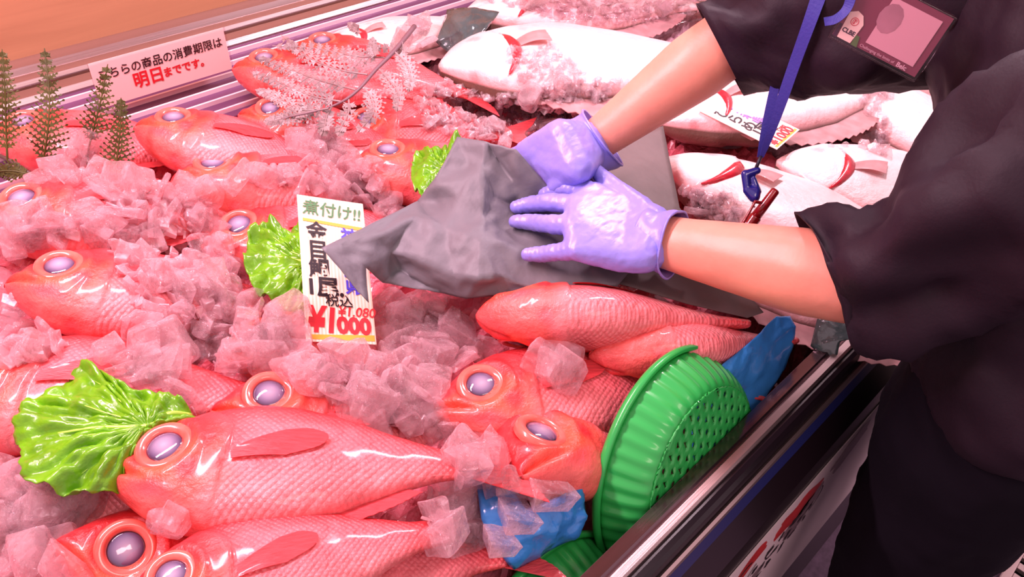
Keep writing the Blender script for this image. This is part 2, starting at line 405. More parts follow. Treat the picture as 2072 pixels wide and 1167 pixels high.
def flat_poly(parent, name, pts, mat, z=0.0004, th=0.0001):
    bm = bmesh.new(); vs = [bm.verts.new((x, y, 0)) for x, y in pts]; f = bm.faces.new(vs)
    r = bmesh.ops.extrude_face_region(bm, geom=[f]); bmesh.ops.translate(bm, verts=[g for g in r['geom'] if isinstance(g, bmesh.types.BMVert)], vec=(0, 0, th))
    bmesh.ops.recalc_face_normals(bm, faces=bm.faces[:])
    o = bm_obj(name, bm, mat, parent, smooth=False); o.location = (0, 0, z); return o
def frame(o, e1, e2):                                   # matrix whose x is e1, y nearest e2
    x = e1.normalized(); z = x.cross(e2).normalized(); y = z.cross(x)
    m = Matrix.Identity(4)
    for i in range(3): m[i][0] = x[i]; m[i][1] = y[i]; m[i][2] = z[i]; m[i][3] = o[i]
    return m

# ================================================================== THE SETTING
bm = bmesh.new(); add_box(bm, (0.8, 0.3, -0.02), (8, 6, 0.04))
struct(bm_obj('floor', bm, 'floor', smooth=False))
bm = bmesh.new(); add_box(bm, (0.6, 1.39, 1.5), (6, 0.04, 3.0))
struct(bm_obj('wall_back', bm, 'wood', smooth=False))

# display case: profile bars running along x
case = empty('display_case', 'long refrigerated fish counter with steel rails and a black front', 'display case', (0.6, 0.6, 0))
def bar(name, prof, mat, x0=-1.2, x1=2.8, parent=case, y0=None):
    n = len(prof); V = [(x - 0.6, y - 0.6, z) for x in (x0, x1) for y, z in prof]
    F = [(i, (i + 1) % n, n + (i + 1) % n, n + i) for i in range(n)] + [tuple(range(n))[::-1], tuple(range(n, 2 * n))]
    o = raw(name, V, F, mat, parent, smooth=False)
    b = bmesh.new(); b.from_mesh(o.data); bmesh.ops.recalc_face_normals(b, faces=b.faces[:]); b.to_mesh(o.data); b.free()
    return o
bar('tub', [(0.196, 0.846), (0.205, 0.846), (0.205, 0.55), (1.24, 0.55), (1.24, 0.80), (1.26, 0.80), (1.26, 0.5), (0.196, 0.5)], 'steel_dark')
bar('inner_rail', [(0.186, 0.850), (0.190, 0.853), (0.204, 0.849), (0.204, 0.846), (0.196, 0.84), (0.186, 0.80)], 'steel_dark')
bar('top_rail', [(0.1735, 0.851), (0.1755, 0.854), (0.1835, 0.854), (0.1860, 0.850), (0.186, 0.70), (0.1735, 0.70)], 'steel')
bar('bumper', [(0.1735, 0.847), (0.169, 0.848), (0.164, 0.846), (0.1605, 0.840), (0.159, 0.832), (0.159, 0.70), (0.1735, 0.70)], 'black')
bar('edge_trim', [(0.159, 0.826), (0.1565, 0.828), (0.1535, 0.825), (0.1530, 0.818), (0.155, 0.812), (0.159, 0.810)], 'steel')
bar('stripe', [(0.159, 0.812), (0.1545, 0.812), (0.1500, 0.790), (0.159, 0.790)], 'navy')
bar('front_panel', [(0.159, 0.790), (0.1500, 0.790), (0.1330, 0.740), (0.1300, 0.70), (0.1300, 0.05), (0.159, 0.05)], 'panel')
bar('grille_tray', [(1.10, 0.862), (1.258, 0.893), (1.258, 0.80), (1.10, 0.80)], 'grille')
for k in range(6):
    y = 1.112 + k * 0.025; z = 0.8645 + (y - 1.112) * 0.196
    bar('grille_bar', [(y, z - .004), (y + .0005, z + .007), (y + .0035, z + .0075), (y + .004, z - .002)], 'grille_bar')
bar('back_rail', [(1.256, 0.80), (1.256, 0.896), (1.261, 0.903), (1.285, 0.903), (1.288, 0.898), (1.304, 0.898), (1.308, 0.905), (1.325, 0.906), (1.328, 0.900), (1.340, 0.900), (1.344, 0.910), (1.366, 0.912), (1.40, 0.912), (1.40, 0.80)], 'steel')
bar('rail_groove', [(1.2885, 0.8985), (1.2895, 0.9005), (1.3025, 0.9005), (1.3035, 0.8985)], 'steel_dark')
# poster on the front
pz = 0.128
post = raw('poster', [(-0.55, pz-0.6, 0.700), (1.8, pz-0.6, 0.700), (1.8, pz-0.6, 0.30), (-0.55, pz-0.6, 0.30),
                      (-0.55, pz-0.5985, 0.700), (1.8, pz-0.5985, 0.700), (1.8, pz-0.5985, 0.30), (-0.55, pz-0.5985, 0.30)],
           [(0, 3, 2, 1), (4, 5, 6, 7), (0, 1, 5, 4), (1, 2, 6, 5), (2, 3, 7, 6), (3, 0, 4, 7)], 'poster', case, smooth=False)
def shape_on_poster(name, pts, mat, d=0.0006):
    V = [(x - 0.6, pz - 0.6 - d, z) for x, z in pts] + [(x - 0.6, pz - 0.6 - d + 0.0004, z) for x, z in pts]; n = len(pts)
    F = [tuple(range(n)), tuple(range(n, 2 * n))[::-1]] + [(i, (i+1) % n, n + (i+1) % n, n + i) for i in range(n)]
    o = raw(name, V, F, mat, post, smooth=False)
    b = bmesh.new(); b.from_mesh(o.data); bmesh.ops.recalc_face_normals(b, faces=b.faces[:]); b.to_mesh(o.data); b.free()
def blobpts(cx, cz, rx, rz, n=26, seed=1, w=0.35, rot=0):
    o = []
    for k in range(n):
        t = 2 * math.pi * k / n; r = 1 + w * noise.noise(Vector((math.cos(t) * 1.6, math.sin(t) * 1.6, seed)))
        x = rx * r * math.cos(t); z = rz * r * math.sin(t)
        o.append((cx + x * math.cos(rot) - z * math.sin(rot), cz + x * math.sin(rot) + z * math.cos(rot)))
    return o
for k, (x, z, rx, rz, mt, rot) in enumerate([(0.66, 0.70, 0.05, 0.02, 'poster_red', .3), (0.78, 0.69, 0.07, 0.03, 'poster_red', -.2), (0.82, 0.645, 0.05, 0.035, 'poster_grey', .2),
        (0.93, 0.70, 0.06, 0.03, 'poster_grey', .1), (0.60, 0.62, 0.035, 0.03, 'poster_red', .4), (0.50, 0.70, 0.05, 0.025, 'poster_red', .1), (0.70, 0.60, 0.04, 0.02, 'poster_grey', .5)]):
    shape_on_poster('painted_shape', blobpts(x, z - .045, rx, rz, seed=k * 3.3, w=0.6, rot=rot), mt)
for k in range(26):
    x = 0.60 + (k % 9) * 0.032 + random.uniform(-.005, .005); z = 0.525 + (k // 9) * 0.03 - (k % 9) * -0.004
    shape_on_poster('ink_mark', blobpts(x, z, random.uniform(.004, .011), random.uniform(.004, .008), 12, k, 1.2), 'ink', 0.0009)
for k in range(6):
    cx = 0.60 + k * 0.05; cz = 0.61 + 0.02 * math.sin(k * 2)
    a = []; b_ = []
    for i in range(14):
        t = i / 13 * 2.2 + k; a.append((cx + 0.026 * math.cos(t), cz + 0.03 * math.sin(t))); b_.append((cx + 0.0235 * math.cos(t), cz + 0.0275 * math.sin(t)))
    shape_on_poster('ink_mark', a + b_[::-1], 'ink', 0.0012)

# floor grating behind the worker
gr = empty('floor_grating', 'pale ribbed metal grating strip set on the mauve floor behind the worker', 'grating', (1.6, -0.35, 0))
gm = frame(Vector((0, 0, 0)), Vector((1, -0.12, 0)), Vector((0.12, 1, 0)))
bm = bmesh.new()
for k in range(60): add_box(bm, (-0.6 + k * 0.035, 0.05, 0.012), (0.018, 0.22, 0.012), 0.002)
o = bm_obj('ribs', bm, 'steel', gr, False); o['kind'] = 'stuff'
bm = bmesh.new(); add_box(bm, (0.4, -0.08, 0.010), (2.2, 0.03, 0.02), 0.003); add_box(bm, (0.4, 0.17, 0.010), (2.2, 0.02, 0.02), 0.003); bm_obj('edge_frame', bm, 'steel', gr, False)
bm = bmesh.new(); add_box(bm, (0.4, 0.05, 0.002), (2.2, 0.24, 0.003)); bm_obj('recess', bm, 'black', gr, False)

# ================================================================== RED FISH
TOP = smooth_tab([(0, 0.0), (.03, .035), (.08, .085), (.14, .130), (.2, .165), (.3, .202), (.4, .215), (.5, .205), (.6, .178), (.7, .140), (.8, .096), (.9, .060), (1, .047)])
BOT = smooth_tab([(0, -.012), (.03, -.055), (.08, -.100), (.14, -.145), (.2, -.175), (.3, -.205), (.4, -.213), (.5, -.200), (.6, -.165), (.7, -.120), (.8, -.078), (.9, -.050), (1, -.045)])
WID = smooth_tab([(0, .014), (.03, .045), (.08, .070), (.14, .090), (.2, .104), (.3, .120), (.4, .122), (.5, .112), (.6, .092), (.7, .068), (.8, .045), (.9, .027), (1, .016)])
EYEC = (0.160, 0.014)
def fish_body():
    N, Mr = 150, 88; V = []; F = []; C = []
    ss = [(i / N) for i in range(N + 1)]
    ss = [s * s * 0.35 + s * 0.65 for s in ss]
    for s in ss:
        t, b, w = lerp(TOP, s), lerp(BOT, s), lerp(WID, s)
        c = (t + b) / 2; h = (t - b) / 2
        for j in range(Mr):
            a = 2 * math.pi * j / Mr
            y = c + h * math.sin(a); zz = w * (abs(math.cos(a)) ** 0.85) * (1 if math.cos(a) > 0 else -1)
            side = abs(math.cos(a)); d = 0.0
            yn = (y - c) / max(h, 1e-3)
            # gill cover edge
            ge = 0.335 - 0.075 * (yn + 0.15) ** 2 + 0.01 * math.sin(yn * 5)
            d += 0.011 * (1 - sm(ge - 0.004, ge + 0.006, s)) * sm(.03, .12, s) * side
            # cheek plate
            pe = 0.265 - 0.11 * (yn + 0.05) ** 2
            d += 0.004 * (1 - sm(pe - 0.004, pe + 0.005, s)) * sm(.1, .2, s) * side
            # orbit
            de = math.hypot(s - EYEC[0], y - EYEC[1])
            d -= 0.022 * (1 - sm(.055, .088, de)) * side
            d += 0.005 * math.exp(-((de - .098) / .009) ** 2) * side
            # mouth line
            my = -0.006 - 0.60 * s
            if s < .135:
                dm = abs(y - my + 0.0) / 1.17
                d -= 0.014 * math.exp(-(dm / .006) ** 2) * (1 - sm(.10, .135, s)) * (0.3 + side)
                d += 0.007 * math.exp(-((dm - .020) / .010) ** 2) * (1 - sm(.08, .135, s)) * side
            # jaw bone ridge
            jy = -0.045 - 0.52 * (s - .04)
            if .04 < s < .26: d += 0.004 * math.exp(-((y - jy) / .008) ** 2) * side
            n = Vector((0, math.sin(a) * w, math.cos(a) * h)).normalized()
            d += 0.0015 * fn((s, y, zz), 22)
            V.append((s, y + n.y * d, zz + n.z * d))
            # pigment
            back = sm(0.15, 0.9, yn); belly = sm(-0.05, -0.75, yn)
            red = Vector(lin(226, 50, 56)[:3]); silver = Vector(lin(246, 116, 126)[:3]); gold = Vector(lin(244, 112, 72)[:3]); deep = Vector(lin(214, 40, 48)[:3]); pale = Vector(lin(250, 150, 154)[:3])
            body = silver.lerp(red, back).lerp(pale, belly * 0.45)
            if s > .8: body = body.lerp(red, sm(.8, .95, s) * 0.7)
            g = sm(.0, .6, 0.5 + fn((s, y, zz), 14, 3.0)) * sm(.25, -.35, yn - 0.1)
            head = red.lerp(gold, 0.50 * g).lerp(deep, sm(.4, .95, yn) * 0.6).lerp(silver, .45 * sm(-.45, -.9, yn))
            if s < .12: head = head.lerp(deep, (1 - sm(.02, .12, s)) * 0.45)
            k = 1 - sm(ge - 0.07, ge + 0.08, s + 0.05 * fn((s, y, zz), 9, 6))
            col = body.lerp(head, k)
            C.append((col.x, col.y, col.z, 1 - (1 - sm(ge - 0.01, ge + 0.03, s))))
    for i in range(N):
        for j in range(Mr):
            F.append((i*Mr + j, i*Mr + (j+1) % Mr, (i+1)*Mr + (j+1) % Mr, (i+1)*Mr + j))
    F.append(tuple(range(Mr))[::-1]); F.append(tuple(N*Mr + k for k in range(Mr)))
    me = bpy.data.meshes.new('fish_body'); me.from_pydata(V, [], F)
    ca = me.color_attributes.new('Col', 'FLOAT_COLOR', 'POINT')
    ca.data.foreach_set('color', [c for q in C for c in q])
    me.polygons.foreach_set('use_smooth', [True] * len(me.polygons)); me.update()
    bmx = bmesh.new(); bmx.from_mesh(me); bmesh.ops.recalc_face_normals(bmx, faces=bmx.faces[:]); bmx.to_mesh(me); bmx.free()
    return me
def revolve(prof, n=40, mat_of=None):
    V = []; F = []; mi = []
    for r, z in prof:
        for k in range(n):
            t = 2 * math.pi * k / n; V.append((r * math.cos(t), r * math.sin(t), z))
    for i in range(len(prof) - 1):
        for k in range(n):
            F.append((i*n + k, i*n + (k+1) % n, (i+1)*n + (k+1) % n, (i+1)*n + k)); mi.append(0)
    return V, F
def fin_geo(base, tips, nu=14, corr=0.002, th=0.0012, bow=0.0, notch=0.0):
    # base, tips: lists of 3D points (same count) -> fan with ribs
    b = catmull(base, 8); t = catmull(tips, 8); V = []; F = []; n = len(b)
    for i in range(n):
        for k in range(nu + 1):
            u = k / nu; e = 1 - notch * (0.5 + 0.5 * math.cos(i * math.pi)) * u
            p = b[i].lerp(t[i], u * e); p = p + Vector((0, 0, corr * u * (1 if i % 2 else -1) + bow * math.sin(u * math.pi)))
            V.append(p)
    for i in range(n - 1):
        for k in range(nu):
            F.append((i*(nu+1) + k, i*(nu+1) + k + 1, (i+1)*(nu+1) + k + 1, (i+1)*(nu+1) + k))
    # thickness
    off = len(V); V2 = [v + Vector((0, 0, -th)) for v in V]; F2 = [tuple(j + off for j in q[::-1]) for q in F]
    return V + V2, F + F2
BODY = fish_body(); BODY.materials.append(MT['skin_red'])
def eye_mesh():
    ring = [(.080, -.012), (.081, .000), (.078, .010), (.071, .0155), (.062, .0165), (.054, .0130), (.0485, .0080), (.047, .003)]
    V, F = revolve(ring, 48)
    me = bpy.data.meshes.new('eye'); me.from_pydata(V, [], F); me.materials.append(MT['iris'])
    me.polygons.foreach_set('use_smooth', [True] * len(me.polygons)); me.update(); return me
def pupil_mesh():
    V, F = revolve([(.0485, .002), (.046, .0065), (.040, .0095), (.028, .0125), (.014, .014), (.0005, .0145)], 40)
    me = bpy.data.meshes.new('pupil'); me.from_pydata(V, [], F); me.materials.append(MT['pupil'])
    me.polygons.foreach_set('use_smooth', [True] * len(me.polygons)); me.update(); return me
def mk(name, geo, mat):
    me = bpy.data.meshes.new(name); me.from_pydata([tuple(v) for v in geo[0]], [], geo[1]); me.materials.append(MT[mat])
    me.polygons.foreach_set('use_smooth', [True] * len(me.polygons)); me.update(); return me
EYE_ME, PUP_ME = eye_mesh(), pupil_mesh()
PECT = mk('pectoral_fin', fin_geo([(0, .018, 0), (0, .010, 0), (-.003, 0, 0), (0, -.010, 0), (0, -.020, 0)], [(.13, .085, -.004), (.195, .095, -.010), (.245, .075, -.014), (.225, .035, -.012), (.14, -.005, -.004)], 14, .0006, .0012, .006), 'fin')
TAIL = mk('tail_fin', fin_geo([(.985, .044, 0), (.99, .02, 0), (.99, 0, 0), (.99, -.02, 0), (.985, -.044, 0)],
                              [(1.20, .135, 0), (1.16, .07, 0), (1.10, 0, 0), (1.16, -.07, 0), (1.20, -.135, 0)], 12, .002, .002), 'fin')
DORS = mk('dorsal_fin', fin_geo([(.34, .200, 0), (.45, .206, 0), (.56, .186, 0), (.64, .158, 0)], [(.42, .245, 0), (.54, .240, 0), (.63, .212, 0), (.70, .172, 0)], 8, .0015, .002), 'fin')
ANAL = mk('anal_fin', fin_geo([(.60, -.162, 0), (.70, -.118, 0), (.80, -.076, 0)], [(.66, -.186, 0), (.77, -.136, 0), (.85, -.088, 0)], 8, .0015, .002), 'fin')
PELV = mk('pelvic_fin', fin_geo([(0, .008, 0), (0, -.008, 0)], [(.13, .012, 0), (.12, -.03, 0)], 8, .001, .002), 'fin')
def make_fish():
    r = bpy.data.objects.new('red_fish', None); COL.objects.link(r); r.empty_display_size = 0.02
    def ad(name, me, loc=(0, 0, 0), rot=(0, 0, 0), par=r):
        o = bpy.data.objects.new(name, me); COL.objects.link(o); o.parent = par; o.location = loc; o.rotation_euler = rot; return o
    ad('body', BODY)
    e = ad('eye', EYE_ME, (EYEC[0], EYEC[1], .083), (0.10, -0.14, 0)); ad('pupil', PUP_ME, par=e)
    e = ad('eye', EYE_ME, (EYEC[0], EYEC[1], -.083), (math.pi - 0.10, 0.14, 0)); ad('pupil', PUP_ME, par=e)
    ad('pectoral_fin', PECT, (.345, -.045, .126), (0.02, 0.03, 0)); ad('pectoral_fin', PECT, (.345, -.045, -.122), (-0.05, -0.03, 0))
    ad('tail_fin', TAIL); ad('dorsal_fin', DORS); ad('anal_fin', ANAL)
    ad('pelvic_fin', PELV, (.36, -.205, .03), (.3, 0, -.25))
    return r
fish_proto = make_fish(); used = []
def place_fish(sn, hs, thru, ht, L, roll, label, group='red fish bedded in the crushed ice', dirv=None, keep=('tail_fin', 'anal_fin', 'dorsal_fin')):
    P0 = W(sn[0], sn[1], hs); P1 = W(thru[0], thru[1], ht); u = (P1 - P0).normalized(); L = L or (P1 - P0).length
    v = Vector((0, 0, 1)).cross(u).normalized(); w = u.cross(v)
    R = Matrix.Rotation(math.radians(roll), 3, u); v = R @ v; w = R @ w
    m = Matrix.Identity(4)
    for i in range(3): m[i][0] = u[i] * L; m[i][1] = v[i] * L; m[i][2] = w[i] * L; m[i][3] = P0[i]
    o = copy_tree(fish_proto); used.append(o)
    if dirv: u = Vector(dirv).normalized(); v = Vector((0, 0, 1)).cross(u).normalized(); w = u.cross(v); R = Matrix.Rotation(math.radians(roll), 3, u); v = R @ v; w = R @ w; m = Matrix(((u.x*L, v.x*L, w.x*L, P0.x), (u.y*L, v.y*L, w.y*L, P0.y), (u.z*L, v.z*L, w.z*L, P0.z), (0, 0, 0, 1)))
    o.matrix_world = m; tag(o, label, 'fish', group)
    if True:
        for c in list(o.children):
            if c.name.split('.')[0] in ('tail_fin', 'anal_fin', 'dorsal_fin', 'pelvic_fin') and c.name.split('.')[0] not in keep: bpy.data.objects.remove(c)
    return o
FISH = [
 ((216, 958), .050, (850, 945), .045, .335, -4, 'large red fish lying whole on its side in front, snout touching the big lettuce leaf'),
 ((238, 1232), .045, (900, 1075), .035, None, 0, 'red fish cut off by the bottom edge, lying just below the large whole fish', 'red fish bedded in the crushed ice', None, ('dorsal_fin',)),
 ((112, 1092), .030, (420, 1185), -.05, .33, 22, 'red fish head with open lower jaw poking out below the big lettuce leaf'),
 ((10, 575), .055, (560, 625), -.01, .335, -6, 'red fish with a huge orange-ringed eye, at the left edge under chunks of ice'),
 ((-48, 447), .055, (560, 425), .03, .335, 4, 'long red fish at the left edge just in front of the green fern fronds'),
 ((402, 495), .018, (900, 470), .0, .32, 5, 'red fish half hidden by the middle lettuce leaf and the striped price tag'),
 ((345, 368), .060, (640, 378), .03, .33, -6, 'red fish between the fern fronds and the ice, just below the fish with raised head'),
 ((272, 258), .085, (560, 325), .05, .31, -6, 'red fish with raised head directly below the white paper sign'),
 ((470, 140), .075, (780, 185), .05, .30, 0, 'red fish under bright glare just right of the white paper sign'),
 ((592, 98), .075, (850, 166), .05, .30, 0, 'red fish farthest back against the slotted grille beside the fern branch'),
 ((482, 232), .070, (700, 290), .04, .28, 8, 'red fish head with mouth upright under the left tips of the grey fern branch'),
 ((512, 285), .050, (760, 325), .02, .28, 10, 'red fish with a dull eye peering out below the grey fern branch'),
 ((704, 335), .060, (960, 362), .03, .33, -6, 'red fish head with clear round eye left of the small lettuce leaf'),
 ((680, 265), .035, (1000, 270), .02, .27, 20, 'red fish mostly buried, only a dark eye showing behind the small lettuce leaf'),
 ((425, 830), .030, (760, 860), -.01, .34, 2, 'red fish head with shiny eye right behind the back of the large whole fish'),
 ((446, 712), .025, (760, 700), -.02, .27, 2, 'red fish buried under clear ice left of the foot of the striped price tag'),
 ((872, 832), .012, (1150, 800), .0, .335, 0, 'red fish with milky eye, directly left of the fish touching the green colander'),
 ((1050, 966), .045, (1330, 868), .035, .365, 0, 'red fish with silver pupil whose back is covered by the green colander', 'red fish bedded in the crushed ice', (.80, .26, -.54), ('dorsal_fin',)),
 ((962, 640), .050, (1500, 655), .05, .32, -48, 'red fish lying belly up directly below the wrapping paper edge', 'red fish bedded in the crushed ice', None, ('none',)),
 ((1190, 722), .035, (1600, 690), .010, .275, -48, 'shaded red fish lying belly up between the green colander and the worker arm', 'red fish bedded in the crushed ice', None, ('none',)),
 ((-150, 790), .030, (260, 800), .02, .34, 0, 'red fish body entering from the left edge behind the big lettuce leaf'),
 ((-30, 275), .060, (300, 300), .03, .30, 0, 'red fish under strong glare behind the green fern fronds at the left'),
 ((400, 1222), -.03, (980, 1130), -.03, .285, 0, 'red fish of which only the tail shows at the bottom beside the blue film'),
 ((-60, 1010), -.02, (300, 1000), -.03, .30, 0, 'red fish body under the ice below the big lettuce leaf at the left edge'),
]
for f in FISH: place_fish(*f)
for c in [g for ch in fish_proto.children for g in ch.children] + list(fish_proto.children) + [fish_proto]: bpy.data.objects.remove(c)

# ================================================================== FLATFISH
def flat_body(seed=0):
    N, Mr = 90, 64; V = []; F = []; C = []
    T = smooth_tab([(0, .01), (.05, .07), (.15, .15), (.3, .215), (.45, .235), (.6, .205), (.75, .14), (.9, .065), (1, .045)])
    Bo = smooth_tab([(0, -.02), (.05, -.08), (.15, -.16), (.3, -.225), (.45, -.24), (.6, -.21), (.75, -.14), (.9, -.065), (1, -.045)])
    Wd = smooth_tab([(0, .02), (.05, .045), (.15, .065), (.3, .08), (.5, .078), (.7, .055), (.9, .028), (1, .015)])
    for i in range(N + 1):
        s = i / N; t, b, w = lerp(T, s), lerp(Bo, s), lerp(Wd, s); c = (t + b) / 2; h = (t - b) / 2
        for j in range(Mr):
            a = 2 * math.pi * j / Mr; ca = math.cos(a)
            y = c + h * math.sin(a); z = w * abs(ca) ** 0.75 * (1 if ca > 0 else -1); side = abs(ca); yn = (y - c) / h
            ge = .235 - .085 * (yn + .05) ** 2; d = .010 * (1 - sm(ge - .004, ge + .005, s)) * sm(.02, .1, s) * side
            d -= .008 * math.exp(-((s - ge - .004) / .004) ** 2) * side
            my = .0 - .35 * s
            if s < .1: d -= .010 * math.exp(-((y - my) / .006) ** 2) * (1 - sm(.07, .1, s))
            d += .004 * fn((s, y, z), 9, seed) + .0016 * math.exp(-((y - c - .02) / .006) ** 2) * side * sm(.25, .35, s)
            n = Vector((0, math.sin(a) * w, ca * h)).normalized(); V.append((s, y + n.y * d, z + n.z * d))
            base = Vector(lin(246, 222, 220)[:3]); edge = Vector(lin(222, 148, 150)[:3]); blood = Vector(lin(196, 50, 58)[:3])
            col = base.lerp(edge, sm(.72, .98, abs(yn)) * .6).lerp(blood, .75 * math.exp(-((s - ge) / .007) ** 2) * sm(-.3, .25, fn((s, y, 0), 9, 4)))
            col = col.lerp(blood, .35 * sm(.3, .6, fn((s, y, z), 17, 8)) * (1 - sm(.2, .5, s)))
            if ca < 0: col = Vector(lin(110, 84, 72)[:3])
            C.append((col.x, col.y, col.z, 0))
    for i in range(N):
        for j in range(Mr): F.append((i*Mr + j, i*Mr + (j+1) % Mr, (i+1)*Mr + (j+1) % Mr, (i+1)*Mr + j))
    F.append(tuple(range(Mr))[::-1]); F.append(tuple(N*Mr + k for k in range(Mr)))
    me = bpy.data.meshes.new('flatfish_body'); me.from_pydata(V, [], F); me.materials.append(MT['skin_pale'])
    a = me.color_attributes.new('Col', 'FLOAT_COLOR', 'POINT'); a.data.foreach_set('color', [c for q in C for c in q])
    me.polygons.foreach_set('use_smooth', [True] * len(me.polygons)); me.update()
    bmx = bmesh.new(); bmx.from_mesh(me); bmesh.ops.recalc_face_normals(bmx, faces=bmx.faces[:]); bmx.to_mesh(me); bmx.free()
    return me
FB = flat_body()
FR1 = mk('fringe_fin', fin_geo([(.22, .185, 0), (.36, .222, 0), (.5, .222, 0), (.65, .180, 0), (.8, .108, 0), (.9, .062, 0)], [(.25, .215, -.01), (.40, .295, -.02), (.56, .300, -.02), (.72, .245, -.02), (.86, .155, -.01), (.94, .08, 0)], 10, .004, .002), 'palefin')
FR2 = mk('fringe_fin', fin_geo([(.22, -.190, 0), (.36, -.228, 0), (.5, -.228, 0), (.65, -.185, 0), (.8, -.112, 0), (.9, -.062, 0)], [(.25, -.22, -.01), (.40, -.30, -.02), (.56, -.305, -.02), (.72, -.25, -.02), (.86, -.16, -.01), (.94, -.08, 0)], 10, .004, .002), 'palefin')
FT = mk('tail_fin', fin_geo([(.985, .044, 0), (.99, 0, 0), (.985, -.044, 0)], [(1.17, .10, 0), (1.20, 0, 0), (1.17, -.10, 0)], 12, .003, .002), 'palefin')
FP = mk('pectoral_fin', fin_geo([(0, .02, 0), (0, -.02, 0)], [(.12, .05, .02), (.11, -.03, .02)], 10, .0012, .0015, .01), 'palefin')
GV = [(0.20 + .022 * math.sin(t) * math.sin(t * 1), .12 * math.cos(t), .064 + .008 * math.sin(t)) for t in [k / 20 * math.pi for k in range(21)]]
GL = mk('gill_opening', tube_geo([(.238 - .085 * (q / 10.0 * 1.0) ** 2 * .7, -.02 + q / 10.0 * .13, .066 - .020 * abs(q / 10.0) ** 1.5) for q in range(-10, 11)], [.002 + .024 * (1 - (q / 10.0) ** 2) for q in range(-10, 11)], 8), 'gill')
def make_flat():
    r = bpy.data.objects.new('flatfish', None); COL.objects.link(r); r.empty_display_size = 0.02
    for n, me in (('body', FB), ('fringe_fin', FR1), ('fringe_fin', FR2), ('tail_fin', FT), ('gill_opening', GL)):
        o = bpy.data.objects.new(n, me); COL.objects.link(o); o.parent = r
    o = bpy.data.objects.new('pectoral_fin', FP); COL.objects.link(o); o.parent = r; o.location = (.25, -.02, .075)
    return r
flat_proto = make_flat(); fused = []
def place_flat(sn, hs, thru, ht, L, roll, label, sy=1.0, sz=1.0):
    P0 = W(sn[0], sn[1], hs); P1 = W(thru[0], thru[1], ht); u = (P1 - P0).normalized()
    v = Vector((0, 0, 1)).cross(u).normalized(); w = u.cross(v); R = Matrix.Rotation(math.radians(roll), 3, u); v = R @ v; w = R @ w
    m = Matrix.Identity(4)
    for i in range(3): m[i][0] = u[i] * L; m[i][1] = v[i] * L * sy; m[i][2] = w[i] * L * sz; m[i][3] = P0[i]
    o = flat_proto if not fused else copy_tree(flat_proto); fused.append(o); o.matrix_world = m
    return tag(o, label, 'fish', 'pale flatfish shown belly side up')
FLAT = [
 ((888, 140), .050, (1480, 110), .05, .52, -6, 'large pale flatfish stretched across the top centre, shards of ice on its belly', 1.35, 1.1),
 ((905, 172), .010, (1200, 190), .0, .30, 0, 'small pale flatfish wedged under the snout of the large top centre one', .8, 1.0),
 ((940, 30), .030, (1500, 10), .03, .50, 0, 'pale flatfish farthest back along the top edge, covered with plastic film', .9, 1.0),
 ((640, 110), .030, (900, 60), .03, .36, 0, 'glaring white flatfish behind the grey fern branch, next to the slotted grille', .8, 1.0),
 ((1330, 250), .045, (1800, 190), .05, .46, -10, 'pale flatfish carrying the tilted price tag', .95, 1.1),
 ((1340, 330), .030, (1800, 520), .03, .48, -4, 'long pale flatfish beneath the red pen, reaching from the wrapping paper to the near sleeve', .8, 1.1),
 ((1570, 330), .040, (1960, 420), .03, .42, 6, 'pale flatfish with a ribbed fin edge partly covered by the worker sleeve', .95, 1.0),
 ((1640, 130), .040, (1950, 320), .03, .50, 0, 'pale flatfish under the hanging badge with a red open gill', .8, 1.0),
 ((1345, 470), .010, (1700, 600), .0, .45, 0, 'greyish wet flatfish lowest beside the near forearm', .8, 1.0),
]
for f in FLAT: place_flat(*f)

# ================================================================== ICE BED
def bed_h(x, y):
    z = B - 0.012 - 0.16 * (1 - sm(0.225, 0.36, y)) + 0.012 * tnoise((x, y, 0), 9, 2)
    return z
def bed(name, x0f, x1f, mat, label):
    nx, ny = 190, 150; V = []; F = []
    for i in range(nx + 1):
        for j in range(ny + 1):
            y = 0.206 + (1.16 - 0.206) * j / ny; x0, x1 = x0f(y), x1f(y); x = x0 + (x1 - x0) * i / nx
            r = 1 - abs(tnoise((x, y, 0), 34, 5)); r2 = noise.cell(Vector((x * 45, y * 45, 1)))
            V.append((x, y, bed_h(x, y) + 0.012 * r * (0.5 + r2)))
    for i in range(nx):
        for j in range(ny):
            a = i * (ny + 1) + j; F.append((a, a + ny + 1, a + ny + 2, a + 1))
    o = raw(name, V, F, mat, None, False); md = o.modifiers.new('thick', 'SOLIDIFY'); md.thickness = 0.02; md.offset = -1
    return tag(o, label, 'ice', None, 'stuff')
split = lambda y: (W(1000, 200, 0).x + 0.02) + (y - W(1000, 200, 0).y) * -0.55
bed_a = bed('crushed_ice', lambda y: -1.0, split, 'bed_red_reflection', 'crushed ice bed under the red fish, coloured with their reflected red')
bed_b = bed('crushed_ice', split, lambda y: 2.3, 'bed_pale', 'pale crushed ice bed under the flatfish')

# surface for dropping things on
bpy.context.view_layer.update()
SV = []; SF = []
def add_surface(objs):
    for o in objs:
        mw = o.matrix_world; off = len(SV); SV.extend([mw @ v.co for v in o.data.vertices]); SF.extend([tuple(i + off for i in p.vertices) for p in o.data.polygons])
add_surface([bed_a, bed_b])
for r in used + fused:
    add_surface([c for c in r.children if c.name.startswith('body')])
TREE = BVHTree.FromPolygons(SV, SF)
def drop(px, py):
    d = ray(px, py).normalized(); h = TREE.ray_cast(EYE, d)
    return h[0], h[1]

